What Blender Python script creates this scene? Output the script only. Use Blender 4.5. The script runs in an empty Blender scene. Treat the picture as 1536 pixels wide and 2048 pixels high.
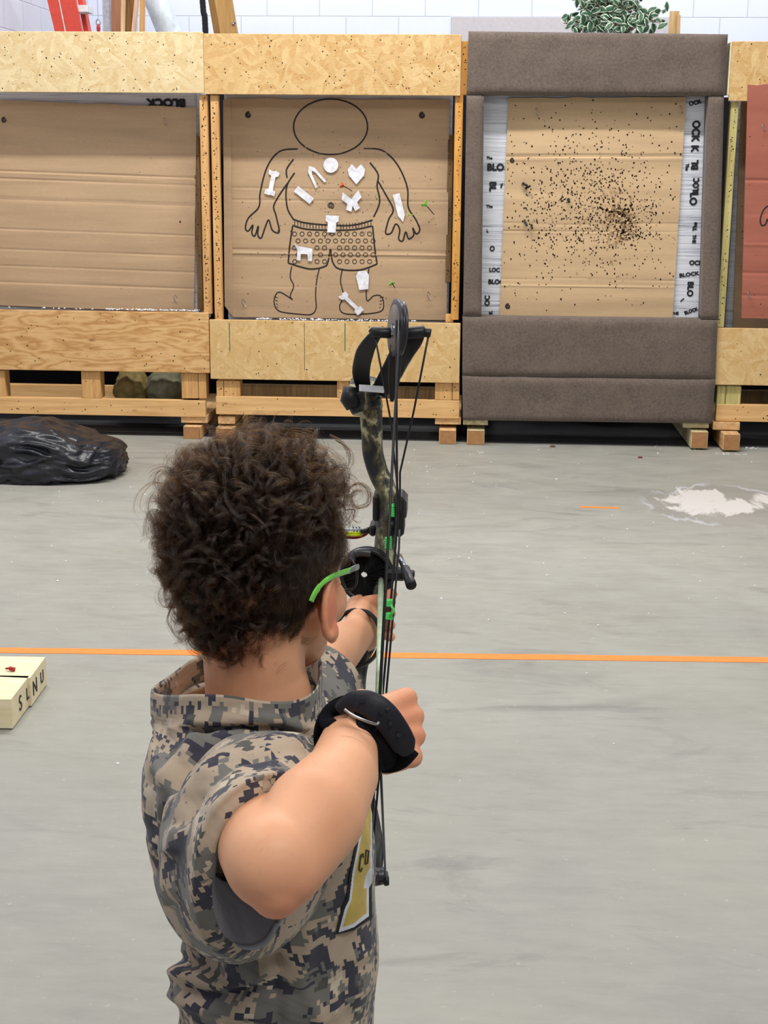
import bpy, bmesh, math, random
import numpy as np
from mathutils import Vector, Matrix, noise
from mathutils.bvhtree import BVHTree
R = math.radians
random.seed(7)
SC = bpy.context.scene
COL = SC.collection

# ------------------------------------------------------------------ camera
H = 1.47; FPX = 2840.0; PITCH = R(14.1); ROLL = .0085
cp, sp, cr, sr = math.cos(PITCH), math.sin(PITCH), math.cos(ROLL), math.sin(ROLL)
FWD = Vector((0, cp, -sp)); UP0 = Vector((0, sp, cp)); X0 = Vector((1, 0, 0))
RIGHT = cr*X0 + sr*UP0; UP = cr*UP0 - sr*X0
CAM = Vector((0, 0, H))
cd = bpy.data.cameras.new('camera'); cam = bpy.data.objects.new('camera', cd); COL.objects.link(cam)
cam.matrix_world = Matrix.Translation(CAM) @ Matrix((RIGHT, UP, -FWD)).transposed().to_4x4()
cd.sensor_fit = 'VERTICAL'; cd.sensor_height = 36; cd.lens = FPX/2048*36; cd.clip_start = .05; cd.clip_end = 60
cd.dof.use_dof = False
SC.camera = cam

# ------------------------------------------------------------------ world, lamps, exposure
SC.view_settings.view_transform = 'Standard'; SC.view_settings.look = 'None'
SC.view_settings.gamma = 1; SC.view_settings.use_curve_mapping = False
SC.view_settings.exposure = 0.0
w = bpy.data.worlds.new('world'); SC.world = w; w.use_nodes = True
w.node_tree.nodes['Background'].inputs[0].default_value = (.93, .96, 1, 1)
w.node_tree.nodes['Background'].inputs[1].default_value = .25
def area(name, loc, target, sx, sy, power, col=(1, .985, .95)):
    l = bpy.data.lights.new(name, 'AREA'); l.shape = 'RECTANGLE'; l.size = sx; l.size_y = sy; l.energy = power; l.color = col
    o = bpy.data.objects.new(name, l); COL.objects.link(o); o.location = loc
    o.rotation_euler = (Vector(target)-Vector(loc)).to_track_quat('-Z', 'Y').to_euler(); return o
area('ceiling_strip_lamp', (-.4, 5.35, 5.0), (-.35, 6.3, 0), 3.4, .16, 250)
area('ceiling_strip_lamp', (2.6, 4.2, 5.2), (2.2, 5.2, 0), 2.4, .35, 60)
area('ceiling_strip_lamp', (-1.5, 9.6, 5.0), (-1.0, 10.8, 1.5), 3.5, .5, 118, (.93, .96, 1))
area('ceiling_strip_lamp', (2.8, 9.6, 5.0), (2.5, 10.8, 1.5), 3.5, .5, 118, (.93, .96, 1))
area('ceiling_strip_lamp', (1.0, -.4, 4.0), (.2, 1.6, .8), 2.2, .5, 84)
area('ceiling_strip_lamp', (-1.6, 1.6, 4.0), (-.3, 1.6, .8), 1.6, .5, 30)

# ------------------------------------------------------------------ pixel <-> place
def ray(px, py):
    return (FWD + RIGHT*((px-768)/FPX) - UP*((py-1024)/FPX))
def P(px, py, d):                                   # point at axis depth d (metres)
    return CAM + ray(px, py)*d
def floor_at(px, py, z=0):
    r = ray(px, py); return CAM + r*((z-H)/r.z)
A = .056
EU = Vector((math.cos(A), -math.sin(A), 0)); EW = Vector((math.sin(A), math.cos(A), 0)); EV = Vector((0, 0, 1))
ORG = floor_at(925, 888)
F = Matrix.Translation(ORG) @ Matrix((EU, EW, EV)).transposed().to_4x4()     # stand frame: u right, w away, v up
FI = F.inverted()
def uv_at(px, py, w=0.0):                           # pixel -> (u, v) on the stand plane of depth w
    r = ray(px, py); t = (w - (CAM-ORG).dot(EW))/r.dot(EW)
    q = CAM + r*t - ORG
    return q.dot(EU), q.z
def fw(u, w, v): return F @ Vector((u, w, v))

# ------------------------------------------------------------------ node materials
def lin(c): return tuple((x/255/12.92 if x/255 <= .04045 else ((x/255+.055)/1.055)**2.4) for x in c) + (1,)
class NT:
    def __init__(s, name, rough=.6, spec=.3):
        s.m = bpy.data.materials.new(name); s.m.use_nodes = True; s.t = s.m.node_tree
        s.b = s.t.nodes['Principled BSDF']; s.b.inputs['Roughness'].default_value = rough
        s.b.inputs['Specular IOR Level'].default_value = spec
        s.x = s.n('ShaderNodeTexCoord').outputs['Object']
    def n(s, kind, **kw):
        nd = s.t.nodes.new(kind)
        for k, v in kw.items(): setattr(nd, k, v)
        return nd
    def set(s, sock, v):
        if isinstance(v, bpy.types.NodeSocket): s.t.links.new(v, sock)
        elif v is not None: sock.default_value = v
    def map(s, scale=(1, 1, 1), rot=(0, 0, 0), loc=(0, 0, 0), vec=None):
        nd = s.n('ShaderNodeMapping'); s.set(nd.inputs[0], vec or s.x)
        nd.inputs['Scale'].default_value = scale; nd.inputs['Rotation'].default_value = rot; nd.inputs['Location'].default_value = loc
        return nd.outputs[0]
    def noise(s, scale=5, detail=4, rough=.55, vec=None, dist=0, out=0):
        nd = s.n('ShaderNodeTexNoise'); s.set(nd.inputs['Vector'], vec or s.x)
        nd.inputs['Scale'].default_value = scale; nd.inputs['Detail'].default_value = detail
        nd.inputs['Roughness'].default_value = rough; nd.inputs['Distortion'].default_value = dist
        return nd.outputs[out]
    def vor(s, scale=5, vec=None, feature='F1', out='Distance', rnd=1):
        nd = s.n('ShaderNodeTexVoronoi', feature=feature); s.set(nd.inputs['Vector'], vec or s.x)
        nd.inputs['Scale'].default_value = scale; nd.inputs['Randomness'].default_value = rnd
        return nd.outputs[out]
    def wave(s, scale=5, vec=None, dist=2, detail=2, dscale=1, dirn='X', kind='BANDS'):
        nd = s.n('ShaderNodeTexWave', wave_type=kind); s.set(nd.inputs['Vector'], vec or s.x)
        if kind == 'BANDS': nd.bands_direction = dirn
        nd.inputs['Scale'].default_value = scale; nd.inputs['Distortion'].default_value = dist
        nd.inputs['Detail'].default_value = detail; nd.inputs['Detail Scale'].default_value = dscale
        return nd.outputs['Fac']
    def ramp(s, f, stops, interp='LINEAR'):
        nd = s.n('ShaderNodeValToRGB'); s.set(nd.inputs[0], f); e = nd.color_ramp.elements
        nd.color_ramp.interpolation = interp
        while len(e) < len(stops): e.new(.5)
        for el, (p, c) in zip(e, stops):
            el.position = p; el.color = c if isinstance(c, tuple) and len(c) == 4 else ((c, c, c, 1) if not isinstance(c, tuple) else lin(c))
        return nd.outputs[0]
    def mix(s, f, a, b, mode='MIX'):
        nd = s.n('ShaderNodeMix', data_type='RGBA', blend_type=mode)
        s.set(nd.inputs[0], f)
        for sock, v in ((nd.inputs[6], a), (nd.inputs[7], b)):
            s.set(sock, lin(v) if isinstance(v, tuple) and len(v) == 3 else v)
        return nd.outputs[2]
    def math(s, op, a, b=None, c=None, clamp=False):
        nd = s.n('ShaderNodeMath', operation=op, use_clamp=clamp)
        for i, v in enumerate((a, b, c)): s.set(nd.inputs[i], v)
        return nd.outputs[0]
    def sep(s, vec=None):
        nd = s.n('ShaderNodeSeparateXYZ'); s.set(nd.inputs[0], vec or s.x); return nd.outputs
    def bump(s, h, strength=.3, dist=.002):
        nd = s.n('ShaderNodeBump'); s.set(nd.inputs['Height'], h); nd.inputs['Strength'].default_value = strength
        nd.inputs['Distance'].default_value = dist; s.t.links.new(nd.outputs[0], s.b.inputs['Normal']); return nd
    def col(s, c): s.set(s.b.inputs['Base Color'], lin(c) if isinstance(c, tuple) and len(c) == 3 else c); return s
    def rough(s, v): s.set(s.b.inputs['Roughness'], v); return s

def plain(name, c, rough=.6, spec=.3, metal=0, nscale=40, namt=.12, bump=.0):
    t = NT(name, rough, spec); f = t.noise(nscale, 5)
    dark = tuple(int(x*(1-namt)) for x in c); light = tuple(min(255, int(x*(1+namt*.6))) for x in c)
    t.col(t.ramp(f, [(.3, dark), (.7, light)])); t.b.inputs['Metallic'].default_value = metal
    if bump: t.bump(f, bump)
    return t.m

def osb(name, c0, c1, c2):
    t = NT(name, .7, .25)
    base = None
    sel = t.noise(9, 2)
    outs = []
    for k, (rot, sc) in enumerate(((.25, 9), (1.25, 8), (-.75, 10))):
        wv = t.noise(6, 2, out=1)
        nd = t.n('ShaderNodeVectorMath', operation='ADD'); t.set(nd.inputs[0], t.x)
        s2 = t.n('ShaderNodeVectorMath', operation='SCALE'); t.set(s2.inputs[0], wv); s2.inputs['Scale'].default_value = .05
        t.t.links.new(s2.outputs[0], nd.inputs[1])
        v = t.map(scale=(7, 0.5, 27), rot=(0, 0, 0), vec=t.map(rot=(0, rot, 0), loc=(k*3.1, 0, k*1.7), vec=nd.outputs[0]))
        outs.append(t.sep(t.vor(1.6, vec=v, out='Color'))[0])
    m1 = t.mix(t.ramp(sel, [(.45, 0.0), (.5, 1.0)]), outs[0], outs[1])
    m2 = t.mix(t.ramp(t.noise(14, 2, vec=t.map(loc=(5, 2, 1))), [(.5, 0.0), (.54, 1.0)]), m1, outs[2])
    fine = t.noise(60, 4, vec=t.map(scale=(1, 1, 2.5)))
    f = t.math('ADD', t.math('ADD', t.math('MULTIPLY', m2, .40), .0), t.math('MULTIPLY', fine, .62))
    colr = t.ramp(f, [(.12, c2), (.3, c0), (.6, c1), (.9, tuple(min(255, x+22) for x in c1))])
    big = t.noise(2.2, 2)
    t.col(t.mix(t.ramp(big, [(.35, 0.0), (.7, .35)]), colr, c0)); t.bump(f, .35, .003)
    return t.m
def ply(name):
    t = NT(name, .65, .25)
    v = t.map(scale=(.8, 1, 3.4)); d = t.noise(2.3, 4, vec=v, rough=.5)
    w = t.math('PINGPONG', t.math('MULTIPLY', d, 22), 1)
    g = t.noise(30, 4, vec=t.map(scale=(.25, 1, 4)))
    f = t.math('ADD', t.math('MULTIPLY', w, .55), t.math('MULTIPLY', g, .5))
    c = t.ramp(f, [(.15, (176, 128, 76)), (.45, (206, 160, 104)), (.85, (222, 182, 128))])
    k = t.vor(3.2, vec=t.map(scale=(1, 1, 2.2)))
    t.col(t.mix(t.ramp(k, [(.02, .8), (.09, 0.0)]), c, (120, 78, 44))); t.bump(g, .15)
    return t.m
def timber(name, c, dark, axis='X', knots=True, rough=.65, off=0):
    t = NT(name, rough, .25)
    s = {'X': (.6, 9, 9), 'Y': (9, .6, 9), 'Z': (9, 9, .6)}[axis]
    s2 = {'X': (1, 2.2, 2.2), 'Y': (2.2, 1, 2.2), 'Z': (2.2, 2.2, 1)}[axis]
    g = t.noise(5, 6, vec=t.map(scale=s, loc=(off, off, off)), rough=.65, dist=.3)
    f2 = t.noise(3, 3, vec=t.map(loc=(off, 0, 2)))
    cc = t.mix(t.ramp(g, [(.3, 1.0), (.62, 0.0)]), c, dark)
    cc = t.mix(t.ramp(f2, [(.4, 0.0), (.75, .35)]), cc, tuple(min(255, int(x*1.1)) for x in c))
    if knots:
        k = t.vor(4.3, vec=t.map(scale=s2, loc=(off*.7, 0, off)))
        cc = t.mix(t.ramp(k, [(.05, .85), (.11, 0.0)]), cc, (116, 66, 36))
    t.col(cc); t.bump(g, .2, .002); return t.m
M = {}
M['osb_pale'] = osb('osb_pale', (206, 180, 132), (216, 196, 154), (172, 134, 84))
M['osb_gold'] = osb('osb_gold', (196, 156, 100), (210, 178, 126), (160, 116, 68))
M['osb_tan'] = osb('osb_tan', (204, 166, 108), (214, 182, 130), (172, 126, 72))
M['ply'] = ply('plywood')
M['pine_x'] = timber('pine_rail', (226, 184, 128), (196, 148, 92), 'X')
M['pine_z'] = timber('pine_upright', (218, 172, 114), (178, 126, 70), 'Z')
M['pine_y'] = timber('pine_skid', (214, 178, 130), (180, 132, 86), 'Y', knots=False)
M['pine_orange'] = timber('stained_upright', (216, 160, 84), (176, 116, 52), 'Z')
M['pine_pale'] = timber('pale_pine', (238, 226, 192), (222, 204, 160), 'X', knots=False)
M['treated_z'] = timber('treated_upright', (204, 192, 128), (150, 134, 80), 'Z', knots=False)
M['treated_y'] = timber('treated_skid', (202, 190, 150), (152, 132, 96), 'Y', knots=False)
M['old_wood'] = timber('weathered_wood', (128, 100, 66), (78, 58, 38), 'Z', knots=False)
M['hole'] = plain('arrow_hole_dark', (40, 26, 16), .9, .05)
M['endgrain'] = None
t = NT('end_grain', .8, .15); rr = t.wave(55, kind='RINGS', dist=3, detail=3, dscale=4)
t.n  # rings run about the length axis
nd = [n for n in t.t.nodes if n.type == 'TEX_WAVE'][0]; nd.rings_direction = 'Y'
t.col(t.mix(t.noise(40, 4), t.ramp(rr, [(.1, (170, 124, 82)), (.8, (196, 152, 106))]), (150, 104, 66))); M['endgrain'] = t.m
t = NT('carpet_brown', .95, .05)
n1 = t.noise(420, 3); n2 = t.noise(9, 4); n3 = t.noise(90, 4)
f = t.math('ADD', t.math('MULTIPLY', n1, .5), t.math('MULTIPLY', n3, .5))
c = t.ramp(f, [(.3, (76, 66, 60)), (.7, (124, 111, 102))])
t.col(t.mix(t.ramp(n2, [(.35, .0), (.7, .35)]), c, (126, 110, 100))); b = t.bump(t.math('ADD', f, t.math('MULTIPLY', t.noise(5, 2), 3)), .5, .006)
t.b.inputs['Sheen Weight'].default_value = .2; M['carpet'] = t.m
def cardboard(name, c, spots=True):
    t = NT(name, .75, .2)
    fl = t.noise(3, 3, vec=t.map(scale=(.6, 1, 6))); fine = t.noise(240, 2, vec=t.map(scale=(.2, 1, 1)))
    d = tuple(int(x*.94) for x in c); l = tuple(min(255, int(x*1.05)) for x in c)
    cc = t.ramp(t.math('ADD', t.math('MULTIPLY', fl, .7), t.math('MULTIPLY', fine, .3)), [(.3, d), (.7, l)])
    t.col(cc); t.bump(t.noise(60, 2, vec=t.map(scale=(.03, 1, 1))), .25, .0015); return t.m
M['card'] = cardboard('cardboard', (184, 156, 124))
M['card_light'] = cardboard('cardboard_light', (198, 169, 132))
M['card_red'] = cardboard('cardboard_red', (166, 100, 84))
M['marker'] = plain('black_marker_ink', (40, 34, 32), .6)
M['paper'] = plain('white_paper', (232, 232, 240), .7)
t = NT('foam_wrap', .35, .4)
st = t.noise(5, 5, vec=t.map(scale=(.5, 1, 22)), rough=.7)
t.col(t.ramp(st, [(.28, (70, 70, 74)), (.4, (186, 190, 200)), (.5, (214, 216, 224)), (.75, (232, 234, 240))])); t.bump(st, .6, .006); M['wrap'] = t.m
M['ink'] = plain('print_black', (34, 34, 38), .5)
M['steel'] = plain('wire_steel', (170, 170, 172), .3, .5, 1)
# concrete floor
t = NT('concrete_floor', .55, .35)
v = t.map(scale=(.55, 1, 1))
a1 = t.noise(.9, 5, vec=v, rough=.6); a2 = t.noise(7, 6, vec=v, rough=.72, dist=.3); a3 = t.noise(60, 4); a4 = t.noise(26, 5, vec=t.map(scale=(.3, 1, 1)), rough=.7)
f = t.math('ADD', t.math('MULTIPLY', a1, .4), t.math('ADD', t.math('MULTIPLY', a2, .3), t.math('MULTIPLY', a4, .3)))
c = t.ramp(f, [(.3, (118, 117, 114)), (.45, (142, 141, 137)), (.58, (156, 155, 150)), (.75, (172, 170, 164))])
sy = t.sep()[1]
warm = t.ramp(t.math('ADD', t.math('MULTIPLY', sy, .16), t.math('MULTIPLY', t.noise(.8, 3), .5)), [(.0, 0.0), (.9, 1.0)])
c = t.mix(t.math('MULTIPLY', t.noise(1.3, 3), .55), c, (168, 165, 148))
sm = t.ramp(t.noise(3.2, 6, vec=t.map(scale=(.35, 1, 1), loc=(3, 7, 0)), rough=.7, dist=1.2), [(.56, 0.0), (.72, .55)])
c = t.mix(sm, c, (108, 106, 104))
c = t.mix(t.ramp(a3, [(.66, 0.0), (.74, .3)]), c, (215, 213, 206))
t.col(c); t.rough(t.ramp(a2, [(.3, .45), (.7, .7)])); t.bump(t.math('ADD', a2, t.math('MULTIPLY', a3, .3)), .25, .003)
M['concrete'] = t.m; FLOORN = t
# painted block wall: block 0.406 x 0.203
def blockwall(name, c, uaxis):
    t = NT(name, .6, .25); s = t.sep()
    cmb = t.n('ShaderNodeCombineXYZ'); t.set(cmb.inputs[0], s[uaxis]); t.set(cmb.inputs[1], s[2])
    bk = t.n('ShaderNodeTexBrick'); t.set(bk.inputs['Vector'], cmb.outputs[0])
    bk.inputs['Scale'].default_value = 1; bk.inputs['Brick Width'].default_value = .4064; bk.inputs['Row Height'].default_value = .2032
    bk.inputs['Mortar Size'].default_value = .0045; bk.inputs['Mortar Smooth'].default_value = .6; bk.inputs['Bias'].default_value = 0
    for i, k in enumerate(('Color1', 'Color2')): bk.inputs[k].default_value = lin(tuple(x-3*i for x in c))
    bk.inputs['Mortar'].default_value = lin(tuple(int(x*.86) for x in c))
    sp_ = t.ramp(t.vor(9, rnd=1), [(.012, .35), (.03, 0.0)])
    t.col(t.mix(sp_, t.mix(.25, bk.outputs[0], t.ramp(t.noise(2, 4), [(.3, tuple(x-14 for x in c)), (.7, c)])), (110, 106, 100)))
    t.bump(t.math('ADD', t.math('MULTIPLY', bk.outputs['Fac'], -1.2), t.math('MULTIPLY', t.noise(90, 3), .25)), .5, .006); return t.m
M['wall'] = blockwall('painted_block', (226, 230, 243), 0)
M['wall_l'] = blockwall('painted_block_side', (220, 220, 232), 1)

# ------------------------------------------------------------------ mesh helpers
class MB:
    def __init__(s): s.v = []; s.f = []; s.mi = []; s.uv = None
    def add(s, vs, fs, mi=0):
        o = len(s.v); s.v += [tuple(x) for x in vs]; s.f += [tuple(i+o for i in f) for f in fs]; s.mi += [mi]*len(fs)
    def box(s, a, b, mi=0, bev=.0015, taper=None):
        bm = bmesh.new(); bmesh.ops.create_cube(bm, size=1)
        c = [(a[i]+b[i])/2 for i in range(3)]; d = [abs(b[i]-a[i]) for i in range(3)]
        for v in bm.verts: v.co = Vector([c[i]+v.co[i]*d[i] for i in range(3)])
        if bev: bmesh.ops.bevel(bm, geom=list(bm.edges), offset=min(bev, min(d)*.3), segments=1, affect='EDGES')
        if taper:
            for v in bm.verts: v.co = Vector(taper(v.co))
        s.bm(bm, mi)
    def bm(s, bm, mi=0):
        bm.verts.index_update(); s.add([v.co for v in bm.verts], [[v.index for v in f.verts] for f in bm.faces], mi); bm.free()
    def tube(s, pts, r, seg=8, mi=0, caps=True, closed=False, flat=None):
        pts = [Vector(p) for p in pts]; n = len(pts); rs = r if isinstance(r, (list, tuple)) else [r]*n
        vs = []; nrm = None
        for i, p in enumerate(pts):
            tt = (pts[(i+1) % n]-pts[i-1]) if closed else (pts[min(i+1, n-1)]-pts[max(i-1, 0)])
            tt = tt.normalized() if tt.length > 1e-9 else Vector((0, 0, 1))
            if nrm is None:
                nrm = tt.orthogonal().normalized() if flat is None else (Vector(flat)-tt*tt.dot(Vector(flat))).normalized()
            else:
                nrm = (nrm - tt*nrm.dot(tt))
                nrm = nrm.normalized() if nrm.length > 1e-6 else tt.orthogonal().normalized()
            bn = tt.cross(nrm)
            for k in range(seg):
                a = 2*math.pi*k/seg; ri = rs[i]
                ra, rb = ri if isinstance(ri, (tuple, list)) else (ri, ri)
                vs.append(p + nrm*(math.cos(a)*ra) + bn*(math.sin(a)*rb))
        fs = []
        for i in range(n if closed else n-1):
            j = (i+1) % n
            for k in range(seg):
                k2 = (k+1) % seg; fs.append((i*seg+k, i*seg+k2, j*seg+k2, j*seg+k))
        if caps and not closed:
            fs.append(tuple(range(seg-1, -1, -1))); fs.append(tuple((n-1)*seg+k for k in range(seg)))
        s.add(vs, fs, mi)
    def loft(s, rings, mi=0, cap0=False, cap1=False, closed=True):
        n = len(rings[0]); vs = [p for r in rings for p in r]; fs = []
        for i in range(len(rings)-1):
            for k in range(n if closed else n-1):
                k2 = (k+1) % n; fs.append((i*n+k, i*n+k2, (i+1)*n+k2, (i+1)*n+k))
        if cap0: fs.append(tuple(range(n-1, -1, -1)))
        if cap1: fs.append(tuple((len(rings)-1)*n+k for k in range(n)))
        s.add(vs, fs, mi)
    def prism(s, poly, d, mi=0):                        # poly: 3D points, d: extrusion vector
        n = len(poly); d = Vector(d); a = [Vector(p) for p in poly]; b = [p+d for p in a]
        fs = [tuple(range(n)), tuple(range(2*n-1, n-1, -1))] + [(i, i+n, (i+1) % n+n, (i+1) % n) for i in range(n)]
        bm = bmesh.new(); vv = [bm.verts.new(p) for p in a+b]
        for f in fs: bm.faces.new([vv[i] for i in f])
        bmesh.ops.recalc_face_normals(bm, faces=list(bm.faces)); bmesh.ops.triangulate(bm, faces=[f for f in bm.faces if len(f.verts) > 4])
        s.bm(bm, mi)
    def ball(s, c, r, mi=0, seg=16, rings=10, rot=None):
        bm = bmesh.new(); bmesh.ops.create_uvsphere(bm, u_segments=seg, v_segments=rings, radius=1)
        r = r if isinstance(r, (tuple, list)) else (r, r, r)
        for v in bm.verts:
            q = Vector((v.co.x*r[0], v.co.y*r[1], v.co.z*r[2]))
            v.co = (rot @ q if rot else q) + Vector(c)
        s.bm(bm, mi)
    def mesh(s, name, mats):
        me = bpy.data.meshes.new(name); me.from_pydata(s.v, [], s.f); me.update()
        for m in (mats if isinstance(mats, (list, tuple)) else [mats]): me.materials.append(m)
        me.polygons.foreach_set('material_index', s.mi); return me
    def build(s, name, mats, parent=None, smooth=False, world=True):
        """vertices are world points when world=True (the parent's frame is taken off them)"""
        me = s.mesh(name, mats)
        if world and parent is not None: me.transform(parent.matrix_world.inverted())
        o = bpy.data.objects.new(name, me); COL.objects.link(o)
        if parent is not None: o.parent = parent; o['_w'] = 0; del o['_w']
        if smooth: me.shade_smooth()
        else: me.shade_flat()
        return o
def rootmesh(mb, name, mats, label, cat, base, group=None, smooth=False, rot=None):
    """a thing that is one mesh: origin put at its base point"""
    me = mb.mesh(name, mats); mw = Matrix.Translation(base) @ (rot.to_4x4() if rot else Matrix())
    me.transform(mw.inverted()); o = bpy.data.objects.new(name, me); COL.objects.link(o); o.matrix_world = mw
    if smooth: me.shade_smooth()
    return tag(o, label, cat, group)
def tag(o, label=None, cat=None, group=None, kind=None):
    for k, v in (('label', label), ('category', cat), ('group', group), ('kind', kind)):
        if v: o[k] = v
    return o
def empty(name, mw, label, cat, group=None):
    o = bpy.data.objects.new(name, None); COL.objects.link(o); o.matrix_world = mw if isinstance(mw, Matrix) else Matrix.Translation(mw)
    o.empty_display_size = .1; bpy.context.view_layer.update()
    return tag(o, label, cat, group)
def eval_mesh(o, name, remove=True):
    bpy.context.view_layer.update()
    dg = bpy.context.evaluated_depsgraph_get(); me = bpy.data.meshes.new_from_object(o.evaluated_get(dg)); me.name = name
    if remove: bpy.data.objects.remove(o, do_unlink=True)
    return me
def catmull(pts, per=8, closed=False):
    pts = [Vector(p) for p in pts]; n = len(pts); out = []
    for i in range(n if closed else n-1):
        g = lambda k: pts[k % n] if closed else pts[max(0, min(n-1, k))]
        p0, p1, p2, p3 = g(i-1), g(i), g(i+1), g(i+2)
        for k in range(per):
            t_ = k/per
            out.append(.5*((2*p1)+(p2-p0)*t_+(2*p0-5*p1+4*p2-p3)*t_*t_+(3*p1-p0-3*p2+p3)*t_**3))
    if not closed: out.append(pts[-1])
    return out
# ------------------------------------------------------------------ the setting
def struct(mb, name, mat, mw=F):
    me = mb.mesh(name, mat); o = bpy.data.objects.new(name, me); COL.objects.link(o); o.matrix_world = mw
    o['kind'] = 'structure'; return o
WB = None
# back wall plane: axis depth about 10.9 m where the block joint at (768,34) is seen
p_ = P(768, 34, 10.9); WB = (p_-ORG).dot(EW); JZ = p_.z
ul, _ = uv_at(178, 60, WB)
mb = MB(); mb.box((ul-.2, -9.5, -.12), (7.5, WB+.2, 0), bev=0); floor = struct(mb, 'floor', M['concrete'])
mb = MB(); mb.box((ul-.2, WB, 0), (7.5, WB+.2, 5.6), bev=0)
o = struct(mb, 'wall_back', M['wall'])
# shift the block pattern so its joints fall where the photo has them
for nd in M['wall'].node_tree.nodes:
    if nd.type == 'COMBXYZ':
        nt = M['wall'].node_tree
        def off(sock, val):
            a = nt.nodes.new('ShaderNodeMath'); a.operation = 'SUBTRACT'; l = sock.links[0].from_socket
            nt.links.new(l, a.inputs[0]); a.inputs[1].default_value = val; nt.links.new(a.outputs[0], sock)
        uj, vj = uv_at(1010, 34, WB)
        off(nd.inputs[0], uj); off(nd.inputs[1], vj-.2032*2)
mb = MB(); mb.box((ul-.2, -9.5, 0), (ul, WB+.2, 5.6), bev=0); struct(mb, 'wall_left', M['wall_l'])
# worn painted strip on the back wall
a0 = uv_at(903, 34, WB); a1 = uv_at(1345, 66, WB)
mb = MB(); mb.box((a0[0], WB-.012, a0[1]-1.2), (a1[0], WB, a0[1])); struct(mb, 'trim_1', plain('grey_backing_board', (196, 190, 192), .7, namt=.03))
# dark strip that puts in the floor shade under the stands, with a low raised lip along its front
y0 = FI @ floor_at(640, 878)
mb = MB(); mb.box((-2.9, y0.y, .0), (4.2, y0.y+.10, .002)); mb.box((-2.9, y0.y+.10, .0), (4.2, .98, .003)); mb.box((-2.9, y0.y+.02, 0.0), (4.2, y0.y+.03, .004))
struct(mb, 'floor_shade_strip', plain('floor_shade_dark', (62, 62, 64), .6, .3))
mb = MB(); mb.box((ul+.1, 1.0, 0), (3.9, 1.02, 1.8))  # added dark sheet behind the stands, keeps their gaps from showing bright
me = mb.mesh('gap_shade_screen', plain('black_screen', (34, 32, 34), .9, .1)); o = bpy.data.objects.new('gap_shade_screen', me); COL.objects.link(o); o.matrix_world = F
tag(o, 'black curtain standing on the floor close behind the target stands', 'screen')
# orange tape
def tape(name, p0, p1, w, label):
    a = floor_at(*p0); b = floor_at(*p1); d = (b-a).normalized(); n = Vector((-d.y, d.x, 0))*w/2; N = 60
    mb = MB(); vs = []; fs = []
    for i in range(N+1):
        q = a.lerp(b, i/N) + n*.12*noise.noise(Vector((i*.3, 0, 0)))
        vs += [q-n, q+n, q-n+Vector((0, 0, .0012)), q+n+Vector((0, 0, .0012))]
    for i in range(N):
        k = i*4; fs += [(k+2, k+6, k+7, k+3), (k, k+4, k+6, k+2), (k+1, k+3, k+7, k+5)]
    mb.add(vs, fs); return rootmesh(mb, name, M['tape'], label, 'tape', a.lerp(b, .5))
M['tape'] = plain('orange_tape', (252, 140, 62), .5, .35, namt=.04)
tape('floor_tape', (-260, 1297.5), (1900, 1325), .046, 'long bright orange tape line stuck across the whole concrete floor')
tape('floor_tape', (1160, 1014), (1240, 1016.5), .024, 'short orange tape piece on the floor between the long line and the stands')

# whitish dried puddle mark (mineral bloom) on the concrete: irregular flat patches with feathered tongues
c0 = FI @ floor_at(1425, 1022)
nt = FLOORN; s_ = nt.sep()
def ell(px, py, rx_px, ry_px, lo, hi, nsc, seed, namp=.9):
    c = FI @ floor_at(px, py); ex = abs((FI@floor_at(px+rx_px, py)).x-c.x); ey = abs((FI@floor_at(px, py-ry_px)).y-c.y)
    dx = nt.math('DIVIDE', nt.math('SUBTRACT', s_[0], c.x), ex); dy = nt.math('DIVIDE', nt.math('SUBTRACT', s_[1], c.y), ey)
    r = nt.math('SQRT', nt.math('ADD', nt.math('MULTIPLY', dx, dx), nt.math('MULTIPLY', dy, dy)))
    n = nt.noise(nsc, 7, .62, vec=nt.map(scale=(1, .45, 1), loc=(seed, seed, 0)), dist=.8)
    return nt.math('ADD', r, nt.math('MULTIPLY', nt.math('SUBTRACT', n, .5), namp*2))
r1 = ell(1450, 1018, 165, 40, 0, 0, 2.3, 3.1, 1.0)
r2 = ell(1485, 1012, 105, 30, 0, 0, 3.2, 5.2, 2.1)
dark = nt.ramp(r1, [(.9, .38), (1.0, 0.0)]); rim = nt.math('MULTIPLY', nt.ramp(r1, [(.84, 0.0), (.94, .8), (1.0, .0)]), nt.ramp(nt.noise(4, 4), [(.42, 0.0), (.56, 1.0)])); wh = nt.ramp(r2, [(.82, .9), (.98, 0.0)])
base = nt.b.inputs['Base Color'].links[0].from_socket
c = nt.mix(dark, base, (140, 134, 130)); c = nt.mix(rim, c, (196, 198, 206)); c = nt.mix(wh, c, (214, 209, 205)); nt.col(c)

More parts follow.
